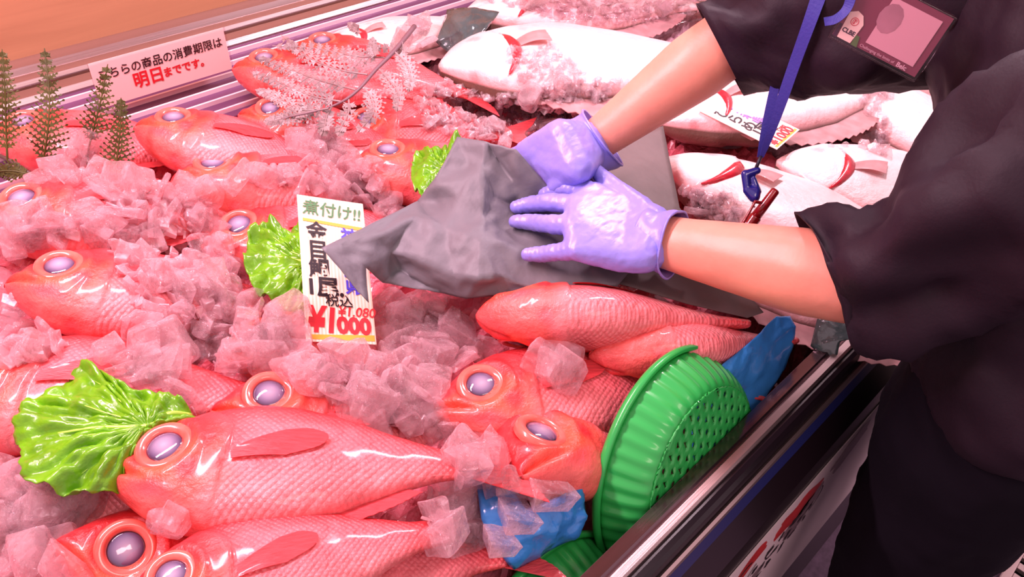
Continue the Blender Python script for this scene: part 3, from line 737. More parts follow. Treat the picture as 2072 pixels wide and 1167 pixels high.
def chunk_mesh(seed, kind='cube'):
    rnd = random.Random(seed); bm = bmesh.new()
    ax = (rnd.uniform(.85, 1.15), rnd.uniform(.75, 1.1), rnd.uniform(.45, .9)) if kind == 'cube' else (rnd.uniform(.8, 1.3), rnd.uniform(.6, 1.0), rnd.uniform(.12, .28))
    for sx in (-1, 1):
        for sy in (-1, 1):
            for sz in (-1, 1):
                k = rnd.uniform(.62, 1.05); bm.verts.new((sx * ax[0] * k * rnd.uniform(.8, 1.1), sy * ax[1] * k * rnd.uniform(.8, 1.1), sz * ax[2] * k))
    for _ in range(5):
        v = Vector((rnd.gauss(0, 1), rnd.gauss(0, 1), rnd.gauss(0, 1))).normalized(); bm.verts.new((v.x * ax[0] * 1.15, v.y * ax[1] * 1.15, v.z * ax[2] * 1.1))
    bmesh.ops.convex_hull(bm, input=bm.verts[:])
    lo = [v for v in bm.verts if not v.link_faces]; bmesh.ops.delete(bm, geom=lo, context='VERTS')
    bmesh.ops.bevel(bm, geom=bm.edges[:], offset=0.13 if kind == 'cube' else .04, segments=2, affect='EDGES', profile=0.5, clamp_overlap=True)
    bmesh.ops.subdivide_edges(bm, edges=[e for e in bm.edges if e.calc_length() > .35], cuts=2, use_grid_fill=True)
    bmesh.ops.triangulate(bm, faces=[f for f in bm.faces if len(f.verts) > 4])
    bm.normal_update()
    for v in bm.verts: v.co += v.normal * 0.06 * fn(v.co, 2.2, seed)
    bmesh.ops.recalc_face_normals(bm, faces=bm.faces[:])
    me = bpy.data.meshes.new('ice_chunk'); bm.to_mesh(me); bm.free()
    me.materials.append(MT['ice']); me.update(); return me
CH = [chunk_mesh(s) for s in range(10)] + [chunk_mesh(50 + s, 'plate') for s in range(4)]
CHP = []
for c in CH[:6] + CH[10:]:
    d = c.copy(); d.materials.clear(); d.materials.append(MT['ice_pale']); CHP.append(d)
def inside(poly, x, y):
    c = False; n = len(poly)
    for i in range(n):
        x1, y1 = poly[i]; x2, y2 = poly[(i + 1) % n]
        if (y1 > y) != (y2 > y) and x < (x2 - x1) * (y - y1) / (y2 - y1) + x1: c = not c
    return c
POLY = [  # (polygon, how many chunks, size in m, how many shards, pale)
 ([(100, 300), (190, 295), (200, 370), (0, 385), (0, 355), (95, 362)], 9, .016, 50, 0),
 ([(590, 300), (650, 272), (700, 300), (735, 380), (830, 420), (820, 470), (750, 430), (600, 385), (545, 370), (480, 372), (560, 345), (650, 340)], 32, .018, 160, 0),
 ([(215, 395), (330, 370), (425, 385), (430, 420), (480, 480), (490, 580), (520, 640), (460, 690), (380, 720), (280, 770), (215, 730), (290, 690), (270, 600), (240, 530), (190, 480)], 52, .020, 300, 0),
 ([(0, 450), (90, 430), (200, 450), (130, 485), (60, 490), (0, 510)], 12, .018, 60, 0),
 ([(0, 575), (30, 600), (60, 660), (150, 705), (60, 735), (0, 735)], 12, .020, 60, 0),
 ([(420, 655), (585, 645), (600, 738), (775, 742), (790, 625), (880, 625), (960, 690), (1000, 715), (930, 745), (890, 770), (860, 830), (920, 890), (840, 880), (760, 860), (650, 800), (610, 760), (500, 735), (430, 750), (400, 720), (330, 770), (270, 770)], 82, .020, 420, 0),
 ([(910, 890), (990, 900), (1030, 950), (1045, 1000), (1010, 1050), (960, 1080), (880, 1110), (860, 1050), (930, 980)], 26, .022, 90, 0),
 ([(0, 930), (30, 975), (170, 995), (200, 1005), (140, 1040), (105, 1090), (110, 1120), (160, 1167), (0, 1167)], 26, .022, 200, 0),
 ([(325, 1045), (368, 1048), (350, 1070)], 2, .013, 4, 0),
 ([(330, 790), (395, 790), (395, 830), (330, 850)], 3, .018, 5, 0),
 ([(1080, 710), (1160, 710), (1160, 765), (1090, 775)], 5, .020, 10, 0),
 ([(700, 330), (760, 330), (790, 420), (740, 400)], 4, .016, 30, 0),
 ([(840, 200), (900, 160), (1000, 195), (1130, 165), (1250, 165), (1190, 230), (1080, 290), (960, 280), (860, 260)], 16, .017, 700, 1),
 ([(1020, 100), (1120, 90), (1180, 150), (1050, 170)], 0, .015, 160, 1),
 ([(970, 0), (1400, 0), (1400, 50), (1150, 45), (1040, 15)], 4, .018, 260, 1),
 ([(820, 40), (870, 40), (880, 90), (800, 100)], 4, .022, 0, 1),
 ([(1740, 130), (1800, 130), (1800, 320), (1740, 300)], 3, .018, 90, 1),
 ([(1380, 380), (1500, 400), (1500, 460), (1400, 440)], 1, .016, 120, 1),
 ([(1650, 270), (1790, 270), (1790, 300), (1680, 300)], 0, .016, 40, 1),
]
rnd = random.Random(11); n_ch = 0; shards = []
for poly, nc, size, ns, pale in POLY:
    x0 = min(p[0] for p in poly); x1 = max(p[0] for p in poly); y0 = min(p[1] for p in poly); y1 = max(p[1] for p in poly)
    k = 0; tries = 0; taken = []
    while k < nc and tries < 4000:
        tries += 1; x, y = rnd.uniform(x0, x1), rnd.uniform(y0, y1)
        if not inside(poly, x, y): continue
        if any((x - a) ** 2 + (y - b) ** 2 < (26 if tries < 3000 else 14) ** 2 for a, b in taken): continue
        p, n = drop(x, y)
        if p is None: continue
        taken.append((x, y)); k += 1
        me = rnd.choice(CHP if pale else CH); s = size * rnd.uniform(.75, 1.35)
        o = bpy.data.objects.new('ice_chunk', me); COL.objects.link(o); n_ch += 1
        o.location = p + n * s * rnd.uniform(.1, .55) + Vector((0, 0, s * 0.2)); o.rotation_euler = (rnd.uniform(0, 6.3), rnd.uniform(0, 6.3), rnd.uniform(0, 6.3))
        o.scale = (s, s, s)
        if pale: tag(o, 'cloudy shard of ice lying between the pale flatfish and the wrapping paper', 'ice', 'cloudy ice shards near the flatfish')
        else: tag(o, 'clear melting ice chunk lying on and between the red fish', 'ice', 'clear ice chunks around the red fish')
    k = 0; tries = 0
    while k < ns and tries < 20000:
        tries += 1; x, y = rnd.uniform(x0, x1), rnd.uniform(y0, y1)
        if not inside(poly, x, y): continue
        p, n = drop(x, y)
        if p is None: continue
        k += 1; s = size * rnd.uniform(.22, .5); me = rnd.choice(CH[10:] if rnd.random() < .6 else CH[:10])
        m = Matrix.Translation(p + n * s * .5) @ Matrix.Rotation(rnd.uniform(0, 6.3), 4, 'X') @ Matrix.Rotation(rnd.uniform(0, 6.3), 4, 'Y') @ Matrix.Rotation(rnd.uniform(0, 6.3), 4, 'Z') @ Matrix.Scale(s, 4)
        shards.append((m, me, pale))
print('ICE chunks', n_ch, 'shards', len(shards))
for pl, nm, mt, lb in ((0, 'ice_shards', 'splinter', 'scattered small clear ice splinters among the red fish'), (1, 'ice_shards', 'splinter_pale', 'scattered small cloudy ice splinters among the flatfish')):
    V = []; F = []
    for m, me, pale in shards:
        if pale != pl: continue
        o_ = len(V); V += [m @ v.co for v in me.vertices]; F += [tuple(i + o_ for i in q.vertices) for q in me.polygons]
    tag(raw(nm, V, F, mt, None, False), lb, 'ice', None, 'stuff')
# two loose cubes standing on the blue film
for (x, y, s, lb) in ((985, 985, .022, 'clear ice cube at the upper left corner of the bright blue film'), (1045, 1045, .020, 'clear ice cube in the middle of the bright blue film'), (1010, 1095, .017, 'smallest clear ice cube, near the lower edge of the bright blue film'), (1105, 990, .026, 'large clear ice cube resting alone between the blue film and the silver-eyed fish'), (845, 65, .022, 'single ice cube on top of the white flatfish beside the slotted grille')):
    o = bpy.data.objects.new('ice_chunk', CH[2]); COL.objects.link(o); p, n = drop(x, y); o.location = W(x, y, .03) if x > 1000 else p + Vector((0, 0, s * .8)); o.scale = (s, s, s); o.rotation_euler = (.4, .3, 1.1); tag(o, lb, 'ice')

# ================================================================== LETTUCE
def lettuce(name, outline, centre, h, label, seed, ribdir, tilt=(0, 0)):
    cx, cy_ = centre; P = [W(x, y, h + tilt[0] * (x - cx) / 100 + tilt[1] * (y - cy_) / 100) for x, y in outline]; C0 = W(cx, cy_, h)
    P = catmull(P + [P[0]], 10)[:-1]; n = len(P); nr = 34; V = [C0.copy()]; F = []
    ra = math.atan2(ribdir[1], ribdir[0])
    for k in range(1, nr + 1):
        u = k / nr
        for i, p in enumerate(P):
            q = C0.lerp(p, u); ang = 2 * math.pi * i / n
            cd = Vector((math.cos(ang), math.sin(ang), u * .6))
            ruf = 0.011 * u ** 2 * fn(cd, 3.1, seed) * 2 + 0.006 * u * fn(cd, 7.5, seed + 3) * 2 + 0.0045 * tnoise(q, 55, seed) + 0.004 * abs(fn(cd, 5, seed + 7)) * 2 * math.sin(min(1, u * 1.2) * math.pi)
            r2 = 1 + u ** 3 * (0.035 * fn(cd, 9, seed) + 0.02 * fn(cd, 19, seed))
            q = C0 + (q - C0) * r2; q.z += ruf - 0.010 * u * u
            V.append(q)
    F += [(0, 1 + i, 1 + (i + 1) % n) for i in range(n)]
    for k in range(nr - 1):
        for i in range(n): a = 1 + k * n + i; b = 1 + k * n + (i + 1) % n; F.append((a, a + n, b + n, b))
    r = empty(name, label, 'lettuce', C0); inv = Matrix.Translation(-C0)
    o = raw('leaf_blade', [inv @ v for v in V], F, 'lettuce', r); md = o.modifiers.new('t', 'SOLIDIFY'); md.thickness = .0012
    # veins
    G = []; far = max(range(n), key=lambda i: (P[i] - C0).normalized().dot(Vector((ribdir[0], ribdir[1], 0)).normalized()))
    def surf(i, u): return V[1 + min(nr - 1, max(0, int(u * nr) - 1)) * n + (i % n)]
    main = [surf(far, .95), surf(far, .5), C0.copy(), surf(far + n // 2, .4), surf(far + n // 2, .7)]
    main = [inv @ (p + Vector((0, 0, .0005))) for p in catmull(main, 6)]
    G.append(tube_geo(main, [.0024 * (1 - .8 * i / len(main)) + .0006 for i in range(len(main))], 8))
    for k in (-5, -3, -2, -1, 1, 2, 3, 5):
        i0 = far + n // 2 + int(k * n / 13 + 5 * math.sin(k * 7 + seed))
        q = [inv @ (surf(i0, u) + Vector((0, 0, .0004))) for u in (.06, .2, .35, .5, .65, .8)]
        G.append(tube_geo(q, [.0009, .0008, .0007, .0005, .0004, .0002], 6))
    V2, F2 = merge(G); raw('rib', V2, F2, 'lettuce_rib', r)
    return r
lettuce('lettuce_leaf', [(20, 850), (36, 800), (98, 782), (150, 732), (190, 727), (228, 758), (300, 782), (350, 792), (398, 832), (320, 862), (262, 905), (232, 965), (172, 982), (100, 972), (40, 948), (28, 895)], (300, 862), .076,
        'biggest lettuce leaf, spread in front at the snout of the whole fish', 1.0, (1.0, .1))
lettuce('lettuce_leaf', [(490, 512), (503, 470), (530, 450), (572, 446), (615, 444), (640, 480), (645, 570), (620, 618), (592, 628), (560, 606), (512, 578)], (628, 532), .052,
        'lettuce leaf tucked behind the striped price tag', 2.6, (1.0, .0), (0, -.014))
lettuce('lettuce_leaf', [(832, 310), (845, 290), (872, 300), (900, 284), (935, 278), (970, 330), (920, 395), (862, 392), (836, 352)], (905, 345), .105,
        'smallest lettuce leaf, half under the top of the wrapping paper', 4.1, (1.0, .3))

# ================================================================== TAGS AND SIGN
def card(name, BL, BR, TL, mat, label, cat='sign', th=0.0009):
    e1 = BR - BL; e2 = TL - BL; m = frame(BL, e1, e2); w = e1.length; h = (m.inverted().to_3x3() @ e2).y
    bm = bmesh.new(); add_box(bm, (w / 2, h / 2, -th / 2), (w, h, th))
    r = bpy.data.objects.new(name, None); COL.objects.link(r); r.matrix_world = m; tag(r, label, cat); r.empty_display_size = .02
    bm_obj('card', bm, mat, r, False); return r, w, h
t, w, h = card('price_tag', W(620, 690, .045), W(762, 697, .017), W(600, 393, .125), 'striped', 'tall striped price card with yellow bands standing in the ice before the wrapping paper', 'price tag')
print('TAG', w, h)
lettering(t, '煮付け!!', w * .50, h * .905, w * .25, 'ink_green', bold=.0006, rot=-.03, shear=.1)
flat_poly(t, 'marker_band', [(w * .06, h * .835), (w * .98, h * .815), (w * .98, h * .79), (w * .06, h * .815)], 'ink_orange')
lettering(t, '金目鯛', w * .25, h * .74, w * .31, 'ink', bold=.0011, vertical=True, gap=.93)
lettering(t, '1尾.', w * .31, h * .355, w * .32, 'ink', bold=.0016)
lettering(t, '神奈川県', w * .74, h * .73, w * .27, 'ink_blue', bold=.0010, vertical=True, gap=.98)
lettering(t, '税込', w * .50, h * .27, w * .20, 'ink', bold=.0003, z=.0009)
lettering(t, '¥1.080', w * .74, h * .205, w * .20, 'ink_red', bold=.0004, shear=.2)
lettering(t, '¥1', w * .24, h * .135, w * .50, 'ink_red', bold=.0030, sx=.8, shear=.15)
lettering(t, '000', w * .69, h * .11, w * .33, 'ink_red', bold=.0026, sx=1.0)
flat_poly(t, 'marker_band', [(w * .06, h * .045), (w * .98, h * .06), (w * .98, h * .02), (w * .06, h * .015)], 'ink_orange', z=.0002)
t, w, h = card('paper_sign', W(207, 219, .055), W(470, 139, .055), W(184, 128, .12), 'white', 'white handwritten notice in Japanese leaning on the steel rail at the back', 'sign')
lettering(t, 'こちらの商品の消費期限は', w * .50, h * .68, w * .078, 'ink', bold=.0004)
lettering(t, '明日', w * .37, h * .35, w * .115, 'ink_red', bold=.0012)
lettering(t, 'までです。', w * .655, h * .35, w * .072, 'ink_red', bold=.0009)
bm = bmesh.new(); add_box(bm, (w / 2, h / 2, .002), (w * 1.02, h * 1.03, .0005)); bm_obj('plastic_sleeve', bm, 'clear', t, False)
# tag on flatfish: text reads from upper left to lower right
TLp = W(1440, 205, .085); BLp = W(1572, 302, .075); TRp = W(1505, 150, .09)
t, w, h = card('price_tag', BLp, W(1618, 262, .082), TLp, 'white', 'tilted price card lying on a pale flatfish beside the blue lanyard', 'price tag')
print('TAG2', w, h)
for s_, x_, y_, z_, mm, kw in (('青森県', .70, .78, .40, 'ink_violet', dict(vertical=True, bold=.001)), ('ひらめ', .30, .78, .36, 'ink', dict(vertical=True, bold=.0008)),
                               ('1尾', .40, .30, .34, 'ink', dict(bold=.001)), ('税込', .50, .215, .2, 'ink', dict(bold=.0004)), ('1,080', .74, .16, .13, 'ink_red', dict(bold=.0002)), ('¥1000', .50, .085, .32, 'ink_red', dict(bold=.0008))):
    if w < 0.001: break
    lettering(t, s_, w * x_, h * y_, w * z_, mm, **kw)
flat_poly(t, 'marker_band', [(w * .06, h * .045), (w * .95, h * .05), (w * .95, h * .02), (w * .06, h * .015)], 'ink_orange', z=.0002)

# ================================================================== SHEETS (paper, film)
def sheet(name, pts, outline, mat, label, cat, amp=.0015, nscale=25, th=.0008, edges=(), cuts=3, seed=0, smoothit=0):
    co = [Vector((p[0], p[1])) for p in pts]; n = len(outline)
    ed = [(outline[i], outline[(i + 1) % n]) for i in range(n)] + list(edges)
    r = geometry.delaunay_2d_cdt(co, ed, [], 1, 1e-5)
    V = []
    for v, orig in zip(r[0], r[3]):
        if orig: z = pts[orig[0]][2]
        else: z = min(pts, key=lambda p: (p[0] - v.x) ** 2 + (p[1] - v.y) ** 2)[2]
        V.append(W(v.x, v.y, z / 100.0))
    bm = bmesh.new(); vs = [bm.verts.new(v) for v in V]
    for f in r[2]:
        try: bm.faces.new([vs[i] for i in f])
        except ValueError: pass
    bmesh.ops.recalc_face_normals(bm, faces=bm.faces[:])
    for c in range(cuts):
        bmesh.ops.subdivide_edges(bm, edges=bm.edges[:], cuts=1, use_grid_fill=True, smooth=0.0)
        if c < smoothit: bmesh.ops.smooth_vert(bm, verts=[v for v in bm.verts if not v.is_boundary], factor=.5, use_axis_x=True, use_axis_y=True, use_axis_z=True)
    bmesh.ops.triangulate(bm, faces=bm.faces[:]); bm.normal_update()
    for v in bm.verts:
        q = abs(fn(v.co, nscale, seed)) + .5 * abs(fn(v.co, nscale * 2.3, seed + 5))
        v.co += v.normal * amp * (1 - 2.2 * q) * (0.35 if v.is_boundary else 1)
    o = bm_obj(name, bm, mat); md = o.modifiers.new('t', 'SOLIDIFY'); md.thickness = th; md.offset = 0
    return tag(o, label, cat)
PA = [(650, 502, 12.5), (745, 613, 8.0), (740, 541, 9.5), (773, 572, 6.0), (893, 593, 5), (944, 603, 5.5), (1088, 588, 7.5), (1249, 579, 8),        # 0-7
      (1300, 520, 9), (1290, 420, 9.5), (1190, 340, 11), (1112, 380, 13), (1045, 302, 17), (985, 287, 16.5), (925, 277, 15.5), (907, 312, 14.5), (879, 363, 12.5), (845, 408, 9.5),   # 8-17
      (790, 510, 8.5), (838, 442, 10.5), (975, 339, 14.5), (977, 449, 11.2), (973, 490, 11), (970, 562, 9.2), (807, 545, 6.2), (848, 524, 8.8), (917, 555, 8.2), (951, 521, 9.8),  # 18-27
      (1050, 420, 10), (1150, 460, 9.6), (1060, 500, 9.6), (1200, 540, 8.8), (1040, 370, 13), (1020, 560, 8.8), (1150, 565, 8.2), (930, 400, 12.2), (900, 460, 10.8), (760, 480, 10.6), (1000, 400, 11.6), (1010, 460, 10.2), (1090, 470, 9.8), (948, 330, 14.2), (1005, 320, 14.6)]
sheet('wrapping_paper', PA, [0, 1, 2, 3, 4, 5, 6, 7, 8, 9, 10, 11, 12, 13, 14, 15, 16, 17], 'paper', 'crumpled grey wrapping paper pressed down by the gloved hands', 'paper', .0046, 20,
      edges=[(20, 21), (21, 22), (22, 23), (23, 5), (18, 24), (18, 19), (24, 25), (25, 26), (26, 5), (2, 18), (14, 41), (41, 20), (13, 42), (42, 32)], seed=3)
PB = [(1150, 345, 8.5), (1240, 280, 8.5), (1342, 255, 8.0), (1354, 320, 7.5), (1375, 420, 7), (1450, 520, 6.5), (1545, 632, 6), (1512, 643, 5.5), (1390, 615, 6), (1285, 583, 6.5), (1200, 560, 7), (1250, 430, 8), (1320, 500, 7.2), (1420, 580, 6.5), (1280, 350, 8.2)]
sheet('wrapping_paper', PB, list(range(11)), 'paper_b', 'brown-grey sheet of paper lying flat beneath both forearms', 'paper', .0012, 16, seed=9)
PC = [(882, 85, 5), (905, 20, 8), (960, 15, 9), (1010, 25, 8), (985, 60, 8), (950, 100, 6), (905, 105, 4), (930, 60, 8), (960, 45, 8.5)]
sheet('plastic_film', PC, [0, 1, 2, 3, 4, 5, 6], 'wet_film', 'dark grey-green plastic film folded at the head of the top flatfish', 'plastic film', .005, 30, seed=4)
PD = [(960, 950, 2), (1015, 955, 3), (1065, 1030, 2.5), (1130, 1005, 2), (1180, 975, 1), (1185, 1040, -1), (1170, 1085, -2), (1110, 1115, -3), (1040, 1150, -3), (1000, 1110, -1), (975, 1050, 1), (1090, 1080, 1.5), (1030, 1010, 2), (1150, 1060, 0)]
sheet('blue_plastic_film', PD, [0, 1, 2, 3, 4, 5, 6, 7, 8, 9, 10], 'blue', 'bright blue plastic film spread under ice cubes left of the green colander', 'plastic film', .006, 28, seed=6)
PE = [(1400, 780, 3), (1455, 742, 4.2), (1520, 690, 4.7), (1570, 640, 5), (1598, 640, 4.2), (1610, 660, 3.6), (1604, 700, 1), (1588, 745, -1), (1530, 830, -3), (1470, 900, -5), (1400, 950, -6), (1430, 850, -1), (1500, 745, 3.0), (1560, 690, 3.0), (1585, 665, 4), (1470, 820, -1.5), (1550, 760, -.5)]
sheet('blue_plastic_film', PE, [0, 1, 2, 3, 4, 5, 6, 7, 8, 9, 10], 'blue', 'folded dark blue plastic film along the front rail right of the green colander', 'plastic film', .003, 26, edges=[(1, 12), (12, 13), (13, 5), (11, 12), (15, 16)], seed=8)
PF = [(1655, 640, 3), (1760, 640, 4), (1760, 680, 3), (1700, 690, 2), (1690, 740, -1), (1640, 700, 0), (1700, 665, 3)]
sheet('plastic_film', PF, [0, 1, 2, 3, 4, 5], 'wet_film', 'dark green plastic scrap at the front rail under the near sleeve', 'plastic film', .003, 30, seed=14)
PG = [(1030, 10, 6), (1100, 25, 7), (1200, 40, 8), (1330, 45, 8), (1440, 60, 7), (1440, 5, 7), (1350, -15, 6), (1200, -20, 6), (1080, -10, 6), (1150, 10, 8), (1280, 15, 8.5)]
sheet('clear_wrap', PG, [0, 1, 2, 3, 4, 5, 6, 7, 8], 'clear', 'clear crinkled wrap lying over the flatfish farthest back', 'plastic film', .010, 35, seed=21)

# ================================================================== FERNS
def frond_geo(path, normal, wmax, npin, rnd, curl=0.0, leaf=0.0052, taper=.9, lead=0.12):
    P = catmull(path, 8); G = []; N = len(P)
    tot = sum((P[i+1] - P[i]).length for i in range(N - 1))
    for k in range(npin):
        u = lead + (1 - lead) * k / npin; f = u * (N - 1); i = min(N - 2, int(f)); p = P[i].lerp(P[i+1], f - i); d = (P[i+1] - P[i]).normalized()
        s_ = normal.cross(d).normalized(); L = wmax * (1 - u ** 1.6 * taper) * min(1, (u - lead) * 9 + .55) * rnd.uniform(.8, 1.1)
        for sd in (-1, 1):
            dir_ = (s_ * sd * .88 + d * .60 + normal * rnd.uniform(-.25, .25)).normalized(); nl = max(3, int(L / leaf * 0.9))
            q = dir_.cross(normal).normalized()
            V = []; F = []
            # midrib
            a = p; b = p + dir_ * L + normal * curl * L
            V += [a - q * .0019, a + q * .0019, b]; F.append((0, 1, 2))
            for j in range(nl):
                v = (j + .6) / nl; c = a.lerp(b, v); l = leaf * (1.15 - v) * 1.2
                for s2 in (-1, 1):
                    tip = c + (q * s2 * .85 + dir_ * .55).normalized() * l + normal * rnd.uniform(-.001, .001); o = len(V)
                    V += [c - dir_ * leaf * .42, c + dir_ * leaf * .50, tip]; F.append((o, o + 1, o + 2))
            G.append((V, F))
    return merge(G)
def fern(name, label, stem_paths, fronds, mat, smat, base, normal, seed):
    rnd = random.Random(seed); r = empty(name, label, 'fern', base); inv = -Vector(base)
    G = []
    for path, r0, r1 in stem_paths:
        P = catmull(path, 6); G.append(tube_geo([p + inv for p in P], [r0 + (r1 - r0) * i / (len(P) - 1) for i in range(len(P))], 8))
    V, F = merge(G); raw('stem', V, F, smat, r)
    for path, wm, npin in fronds:
        V, F = frond_geo([Vector(p) + inv for p in path], normal, wm, npin, rnd, leaf=.0066 if 'grey' in mat else .0052)
        P = catmull([Vector(p) + inv for p in path], 6); g2 = tube_geo(P, [.0011 - .0008 * i / (len(P) - 1) for i in range(len(P))], 6)
        V2, F2 = merge([(V, F), g2]); o = raw('frond', V2, F2, mat, r, False); md = o.modifiers.new('t', 'SOLIDIFY'); md.thickness = .0004
    return r
nv = (EYE - W(130, 240, .1)).normalized()
fern('fern_sprig', 'green fern sprig with two tall fronds at the left edge before the grille',
     [([W(-40, 300, .07), W(15, 322, .075), W(60, 350, .07), W(97, 370, .06)], .0028, .002)],
     [([W(15, 325, .075), W(12, 250, .12), W(10, 180, .16), W(4, 100, .20)], .030, 15), ([W(84, 346, .07), W(96, 270, .12), W(100, 190, .16), W(90, 98, .205)], .033, 16), ([W(60, 352, .07), W(20, 345, .075), W(-30, 350, .08)], .02, 10)], 'fern', 'fern_stem', W(97, 370, .06), nv, 3)
fern('fern_sprig', 'green fern sprig with two narrow fronds in front of the white paper sign',
     [([W(230, 372, .06), W(205, 372, .055), W(180, 350, .055), W(178, 320, .06), W(180, 297, .07)], .0016, .0012)],
     [([W(180, 297, .07), W(192, 250, .10), W(206, 195, .13), W(218, 130, .165)], .028, 12), ([W(230, 370, .06), W(238, 310, .095), W(244, 255, .125), W(245, 198, .155)], .028, 13)], 'fern', 'fern_stem', W(230, 372, .06), nv, 4)
def Z(x, y, h): return W(x / 2.917 + 500, y / 2.917, h)
hh = .105
nv2 = ((EYE - W(680, 170, .1)).normalized() + Vector((0, 0, .6))).normalized()
main = [Z(988, 155, .13), Z(870, 300, .125), Z(760, 410, .12), Z(660, 525, .115), Z(560, 600, .11), Z(430, 650, .105), Z(200, 700, .10)]
fern('fern_branch', 'large grey fern branch lying over the red fish at the top', [(main, .0040, .0010)], [
    ([Z(810, 340, .12), Z(640, 330, .12), Z(400, 285, .115), Z(150, 270, .11)], .020, 14),
    ([Z(710, 440, .12), Z(540, 410, .118), Z(350, 330, .115), Z(200, 205, .11)], .026, 14),
    ([Z(640, 530, .115), Z(450, 480, .112), Z(250, 410, .11), Z(60, 340, .105)], .026, 15),
    ([Z(560, 600, .11), Z(400, 570, .108), Z(220, 500, .105), Z(20, 425, .10)], .024, 15),
    ([Z(430, 650, .105), Z(300, 640, .102), Z(170, 570, .10), Z(50, 530, .10)], .022, 12),
    ([Z(480, 640, .11), Z(340, 665, .10), Z(220, 700, .10), Z(100, 720, .095)], .022, 11),
    ([Z(870, 305, .125), Z(935, 370, .12), Z(962, 450, .115), Z(950, 545, .11)], .026, 9),
    ([Z(780, 410, .12), Z(845, 480, .115), Z(895, 560, .11), Z(880, 660, .10)], .024, 9),
    ([Z(695, 520, .115), Z(740, 590, .11), Z(740, 680, .10), Z(640, 790, .09)], .024, 9),
    ([Z(600, 590, .11), Z(600, 660, .105), Z(560, 740, .10), Z(540, 800, .09)], .020, 6),
    ([Z(500, 630, .108), Z(470, 690, .10), Z(460, 740, .10), Z(440, 800, .09)], .020, 6),
    ([Z(760, 330, .13), Z(740, 290, .135), Z(745, 220, .14)], .014, 6),
    ([Z(660, 180, .12), Z(640, 170, .125), Z(600, 140, .13)], .012, 6),
    ([Z(960, 310, .12), Z(880, 290, .12), Z(740, 280, .12)], .016, 6),
], 'fern_grey', 'fern_stem_grey', W(700, 190, .1), nv2, 5)

# ================================================================== COLANDERS
def colander(centre, axis_y_tilt, RX, RZ, depth, label):
    # rim in the local XY plane, bowl bulging along +Z
    r = empty('plastic_colander', label, 'colander', None, 'green plastic colanders along the front rail')
    n = 96
    def ring(f, z, e=1.0):
        return [(RX * f * math.copysign(abs(math.cos(t)) ** e, math.cos(t)), RZ * f * math.copysign(abs(math.sin(t)) ** e, math.sin(t)), z) for t in [2 * math.pi * k / n for k in range(n)]]
    # rim
    prof = [(1.0, 0), (1.045, .002), (1.06, .006), (1.055, .011), (1.03, .012), (1.0, .008)]
    V = []; F = []
    for f, z in prof: V += ring(f, z)
    for i in range(len(prof)):
        j = (i + 1) % len(prof)
        for k in range(n): F.append((i*n + k, i*n + (k+1) % n, j*n + (k+1) % n, j*n + k))
    raw('rim', V, F, 'green', r)
    # ribbed wall
    V = []; F = []; rows = 14
    for i in range(rows + 1):
        u = i / rows; f = 1.0 - .15 * u - .05 * u ** 3; z = .006 + depth * (1 - (1 - u) ** 1.4)
        for k in range(n * 3):
            t = 2 * math.pi * k / (n * 3); rb = 1 + (.009 if (k // 3) % 2 else -.006) * sm(0, .1, u) * sm(1.05, .85, u)
            V.append((RX * f * rb * math.cos(t), RZ * f * rb * math.sin(t), z))
    n3 = n * 3
    for i in range(rows):
        for k in range(n3):
            F.append((i*n3 + k, i*n3 + (k+1) % n3, (i+1)*n3 + (k+1) % n3, (i+1)*n3 + k))
    o = raw('wall', V, F, 'green', r); md = o.modifiers.new('t', 'SOLIDIFY'); md.thickness = .0022; md.offset = -1
    # woven base with diamond holes
    bmx = bmesh.new(); st = .0043; vm = {}
    fx, fz = RX * .80, RZ * .80
    def gv(i, j):
        if (i, j) not in vm:
            x, y = i * st, j * st; d = math.hypot(x / fx, y / fz)
            if d > 1: x, y = x / d, y / d
            wv = .0012 * math.sin(i * math.pi / 1.5) * math.sin(j * math.pi / 1.5)
            vm[(i, j)] = bmx.verts.new((x, y, .006 + depth + .004 * (1 - min(1, d)) + wv))
        return vm[(i, j)]
    m_ = int(max(fx, fz) / st) + 2
    for i in range(-m_, m_):
        for j in range(-m_, m_):
            cxx, cyy = (i + .5) * st, (j + .5) * st; d = math.hypot(cxx / fx, cyy / fz)
            if d > 1.04: continue
            if d < .96 and (i % 3 == 1) and ((j + (i // 3 % 2) * 2) % 4 in (1, 2)): continue
            try: bmx.faces.new((gv(i, j), gv(i + 1, j), gv(i + 1, j + 1), gv(i, j + 1)))
            except ValueError: pass
    bmesh.ops.remove_doubles(bmx, verts=bmx.verts[:], dist=.0002)
    o = bm_obj('woven_base', bmx, 'green', r); md = o.modifiers.new('t', 'SOLIDIFY'); md.thickness = .0024; md.offset = 0
    return r
c1 = colander(None, 0, .126, .134, .046, 'green plastic colander wedged upright between the ice and the front rail')
def place_col(o, c, nrm, roll=0):
    z = Vector(nrm).normalized(); x = Vector((1, 0, 0)); y = z.cross(x).normalized(); x = y.cross(z)
    m = Matrix.Identity(4)
    for i in range(3): m[i][0] = x[i]; m[i][1] = y[i]; m[i][2] = z[i]; m[i][3] = c[i]
    o.matrix_world = m @ Matrix.Rotation(roll, 4, 'Z')
place_col(c1, (.598, .248, .795), (0.0, -1, .32), 0)
c2 = copy_tree(c1); c2['label'] = 'second green colander, only its rim top showing at the bottom edge'
place_col(c2, (.388, .232, .672), (0.0, -1, .25), 0)

